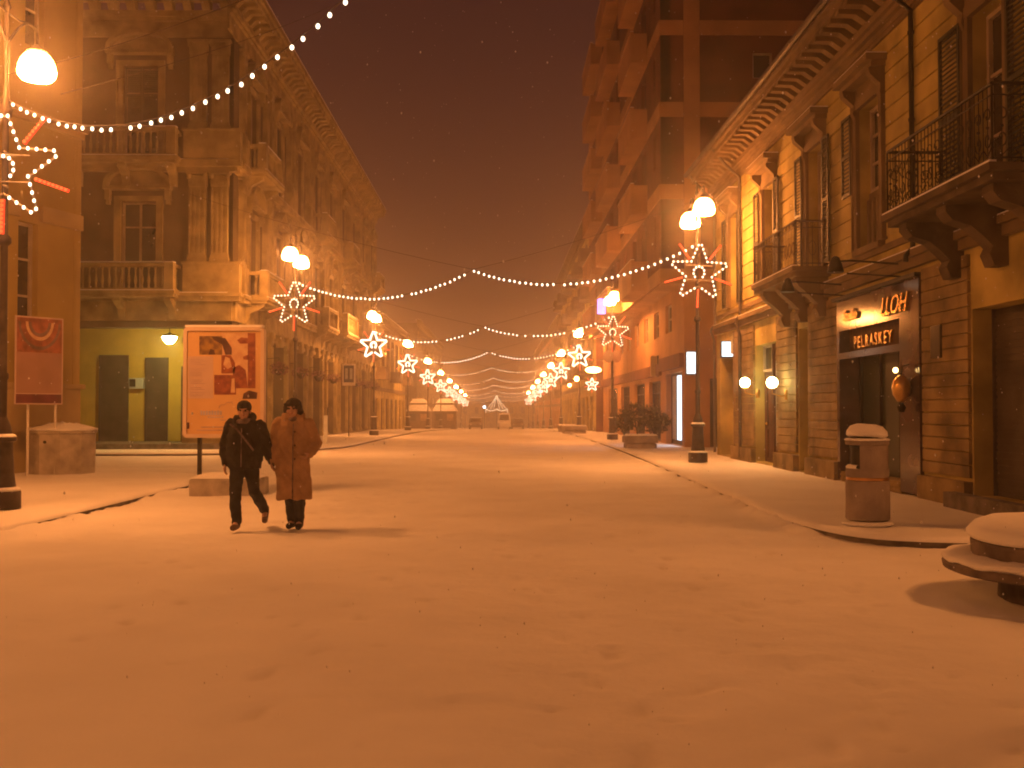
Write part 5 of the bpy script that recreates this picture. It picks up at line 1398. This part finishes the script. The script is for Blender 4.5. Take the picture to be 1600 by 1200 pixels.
def hand(mb, wrist, d, side, curl, palm_n):
    """d: direction wrist->fingers, palm_n: palm normal, side: vector towards the thumb"""
    w_ = Vector(wrist); d = Vector(d).normalized(); t_ = Vector(side); t_ = (t_-d*t_.dot(d)).normalized(); n_ = Vector(palm_n); n_ = (n_-d*n_.dot(d)-t_*n_.dot(t_)).normalized()
    for a_, r_ in ((.02, .024), (.045, .027), (.07, .028)):
        for s in (-.022, 0, .022): mb.sphere(w_+d*a_+t_*s, r_*.62, 8, 6)
    for i, (s, L_) in enumerate(((.030, .068), (.010, .076), (-.011, .070), (-.031, .056))):
        p = w_+d*.083+t_*s; pts = [p]; dd = d.copy(); an = curl*(1+.12*i)
        for f_ in (.45, .32, .23):
            dd = (dd*math.cos(an)+n_*math.sin(an)).normalized(); nn = (n_*math.cos(an)-dd*0).normalized(); p = p+dd*L_*f_; pts.append(p)
        mb.tube(pts, [.0095, .009, .0085, .007], 8); mb.sphere(pts[-1], .0072, 8, 6)
    p0 = w_+d*.03+t_*.03; th = (t_*.75+d*.65+n_*.25).normalized(); p1 = p0+th*.034; p2 = p1+(th+d*.5+n_*.3).normalized()*.028
    mb.tube([p0, p1, p2], [.0135, .011, .0085], 8); mb.sphere(p2, .0085, 8, 6)
def person(wx, wy, label, J, spec):
    t = thing('person', label, 'person', (wx, wy, gz(wy)))
    b = MB()
    hc = J['head']
    L = head(b, hc, spec.get('yaw', 0))
    limb(b, [(hc[0], hc[1]+.02, hc[2]-.06), (J['neck'][0], J['neck'][1], J['neck'][2])], [.055, .062], 14)
    loft(b, [(0, 0, J['hip']-.07, .12, .09), (0, 0, J['hip'], .165, .11), (0, 0, J['hip']+.18, .14, .10), (0, 0, J['hip']+.35, .165, .11), (0, 0, J['hip']+.47, .175, .10), (0, 0, J['hip']+.55, .10, .07)])
    for k_ in ('armL', 'armR'):
        a_ = J[k_]; limb(b, a_, [.055, .042, .028]); 
    for k_ in ('legL', 'legR'):
        a_ = J[k_]; limb(b, a_[:3], [.085, .056, .038]); limb(b, [a_[2], a_[3]], [.04, .03], 10, 2)
    for k_, hd in (('armL', spec['handL']), ('armR', spec['handR'])): hand(b, J[k_][-1], *hd)
    body = merged(b, 'body', M['skin'], t, .0065, smooth=2)
    for sx in (-1, 1):
        e_ = MB(); e_.sphere(L(sx*.032, -.084, .005), .0125, 10, 8); e_.build('eye', M['eye'], None, 60).parent = t
    m_ = MB(); limb(m_, [L(-.02, -.101, -.062), L(0, -.105, -.063), L(.02, -.101, -.062)], [.004, .006, .004], 6, 2); m_.build('mouth', M['lip'], None, 60).parent = t
    # hair below the hat
    h_ = MB(); h_.sphere(L(0, .03, .02), .105, 16, 12, (.86, .92, 1.02)); h_.sphere(L(0, .06, -.05), .07, 12, 10, (1.0, .6, 1.0)); merged(h_, 'hair', M['hair'], t, .009, .006, .03)
    tr = MB()
    loft(tr, [(0, 0, J['hip']-.10, .15, .115), (0, 0, J['hip']+.12, .18, .13)])
    for k_ in ('legL', 'legR'):
        a_ = J[k_]; e2 = Vector(a_[1]).lerp(Vector(a_[2]), .95); limb(tr, [a_[0], a_[1], e2], [.108, .078, .066])
    merged(tr, 'trousers', M[spec['trousers']], t, .012, .030, .10, 3, 3)
    for k_ in ('legL', 'legR'):
        a_ = J[k_]; s_ = MB(); an = Vector(a_[2]); to = Vector(a_[3]); dr = (to-an); dr.z = 0 if abs(dr.z) < .09 else dr.z
        limb(s_, [an+Vector((0, .02, .03)), an+Vector((0, .03, -.03))], [.056, .052], 12, 2)
        limb(s_, [an+Vector((0, .04, -.035)), to], [.048, .042], 12, 3)
        merged(s_, 'shoe', M[spec['shoe']], t, .009, .0, smooth=3)
    spec['clothes'](t, J, L)
    return t
Y0p = 13.75; PXM = 1600/Y0p
# --- walker in the black jacket
J1 = dict(head=(0, -.03, 1.575), neck=(0, .02, 1.42), hip=.90,
 armL=[(-.19, .02, 1.37), (-.265, .07, 1.10), (-.25, -.01, .87)], armR=[(.19, .02, 1.37), (.285, .05, 1.10), (.355, .0, .885)],
 legL=[(-.085, 0, .90), (-.085, -.12, .49), (-.06, -.17, .095), (-.065, -.31, .05)], legR=[(.085, .02, .90), (.125, .03, .50), (.195, .36, .21), (.215, .27, .085)])
def clothes1(t, J, L):
    j = MB()
    loft(j, [(0, .01, .80, .215, .165), (0, .01, .95, .235, .175), (0, .01, 1.12, .225, .165), (0, .01, 1.28, .235, .165), (0, .02, 1.38, .205, .14), (0, .02, 1.46, .11, .10)])
    for s, k_ in ((-1, 'armL'), (1, 'armR')):
        a_ = J[k_]; limb(j, [Vector(a_[0])+Vector((0, 0, -.005)), a_[1], Vector(a_[1]).lerp(Vector(a_[2]), .93)], [.098, .078, .056])
    limb(j, [(-.07, -.02, 1.45), (.07, -.02, 1.45)], [.07, .07], 12); limb(j, [(-.06, .06, 1.47), (.06, .06, 1.47)], [.075, .075], 12)
    merged(j, 'jacket', M['black_cloth'], t, .013, .045, .13, 3, 1)
    z = MB(); limb(z, [(0, -.17, .84), (0, -.168, 1.1), (0, -.155, 1.34)], [.008, .008, .008], 6); z.build('zip', M['scarf'], None, 60).parent = t
    s_ = MB(); limb(s_, [(-.085, -.02, 1.445), (-.05, -.10, 1.435), (.03, -.11, 1.44), (.085, -.03, 1.455), (.04, .07, 1.47), (-.05, .07, 1.46), (-.085, -.02, 1.445)], [.036]*7, 10, 3)
    merged(s_, 'scarf', M['scarf'], t, .009, .02, .05, 2, 2)
    sp = MB(); sp.tube([(-.16, -.13, 1.40), (-.06, -.165, 1.33), (.05, -.17, 1.2), (.16, -.15, 1.05)], .014, 6); sp.build('bag_strap', M['scarf'], None, 60).parent = t
    h_ = MB(); h_.sphere(L(0, .012, .055), .112, 20, 12, (.86, 1.0, .78)); limb(h_, [L(-.085, 0, .03), L(-.05, -.08, .04), L(0, -.1, .043), L(.05, -.08, .04), L(.085, 0, .03)], [.016]*5, 8, 3)
    merged(h_, 'knit_cap', M['cap'], t, .009, .012, .03, 2, 4)
p1w = PY(381, 829, Y0p)
person(p1w.x, Y0p, 'person in a black jacket and dark knit cap hand in hand, left of the couple', J1,
 dict(yaw=R(4), trousers='denim', shoe='shoe', clothes=clothes1,
  handL=((-.05, -.2, -1), (.0, -1, -.1), .28, (1, 0, 0)), handR=((.35, -.1, -1), (0, -1, 0), .55, (1, .1, 0))))
# --- walker in the long tan coat
J2 = dict(head=(0, -.02, 1.60), neck=(0, .02, 1.44), hip=.92,
 armL=[(-.20, .02, 1.40), (-.275, .08, 1.12), (-.255, -.01, .90)], armR=[(.20, .02, 1.40), (.295, .10, 1.14), (.235, -.06, 1.0)],
 legL=[(-.085, 0, .92), (-.055, -.01, .50), (-.01, .02, .095), (-.03, -.12, .05)], legR=[(.085, .0, .92), (.10, -.03, .50), (.105, -.10, .095), (.12, -.24, .05)])
def clothes2(t, J, L):
    j = MB()
    loft(j, [(.02, .0, .40, .235, .185), (.015, .0, .60, .23, .18), (0, .0, .85, .225, .17), (0, .01, 1.08, .225, .165), (0, .01, 1.26, .225, .16), (0, .02, 1.40, .20, .135), (0, .02, 1.49, .11, .10)])
    for k_ in ('armL', 'armR'):
        a_ = J[k_]; limb(j, [a_[0], a_[1], Vector(a_[1]).lerp(Vector(a_[2]), .95)], [.09, .076, .060])
    limb(j, [(-.08, -.03, 1.48), (.08, -.03, 1.48)], [.062, .062], 12); limb(j, [(-.08, .06, 1.50), (.08, .06, 1.50)], [.08, .08], 12)
    co_ = merged(j, 'coat', M['tan'], t, .013, .05, .17, 3, 7)
    # opening of the coat between the knees and its front edge
    k = MB(); limb(k, [(.03, -.192, .42), (.03, -.189, .62), (.03, -.182, .9), (.03, -.174, 1.2), (.03, -.155, 1.40)], [.008]*5, 6); k.build('coat_edge', M['scarf'], None, 60).parent = t
    for z_ in (1.30, 1.12, .94):
        k = MB(); k.sphere((.055, -.178, z_), .014, 8, 6, (1, .4, 1)); k.build('button', M['wood'], None, 60).parent = t
    for sx in (-1, 1):
        k = MB(); k.bbox(sx*.14-.065, sx*.14+.065, -.178, -.15, .955, .985, .008); k.build('pocket_flap', M['tan'], None).parent = t
    g_ = MB(); a_ = J['armL']; d = Vector((-.15, -.1, -1)); hand(g_, Vector(a_[2])-d.normalized()*.01, d, (0, -1, 0), .5, (1, .1, 0)); 
    g_.v = [tuple(v) for v in g_.v]; 
    gm = merged(g_, 'glove', M['cap'], t, .006, .0, smooth=1)
    gm.scale = (1.0, 1.0, 1.0)
    h_ = MB(); h_.sphere(L(0, .015, .055), .118, 20, 12, (.90, 1.0, .80))
    for sx in (-1, 1): limb(h_, [L(sx*.092, .0, .03), L(sx*.098, .0, -.04), L(sx*.075, -.02, -.10)], [.034, .036, .026], 10, 3)
    limb(h_, [L(-.08, -.05, .06), L(0, -.098, .065), L(.08, -.05, .06)], [.028]*3, 10, 4); limb(h_, [L(-.09, .05, -.03), L(0, .10, -.05), L(.09, .05, -.03)], [.04]*3, 10, 4)
    merged(h_, 'fur_hat', M['cap'], t, .009, .02, .025, 2, 4)
    s_ = MB(); limb(s_, [(-.08, -.03, 1.475), (0, -.11, 1.465), (.08, -.03, 1.475), (0, .07, 1.49), (-.08, -.03, 1.475)], [.032]*5, 10, 3); merged(s_, 'scarf', M['scarf'], t, .009, .02, .05, 2, 2)
p2w = PY(457, 827, Y0p)
person(p2w.x, Y0p+.02, 'person in a long tan coat and dark fur hat, right of the couple', J2,
 dict(yaw=R(-6), trousers='denim', shoe='cap', clothes=clothes2,
  handL=((-.15, -.1, -1), (0, -1, 0), .5, (1, .1, 0)), handR=((-.7, -.5, -.5), (0, -1, .6), .3, (-.3, .8, 0))))
print('hands', p1w.x+.37, p2w.x-.27)
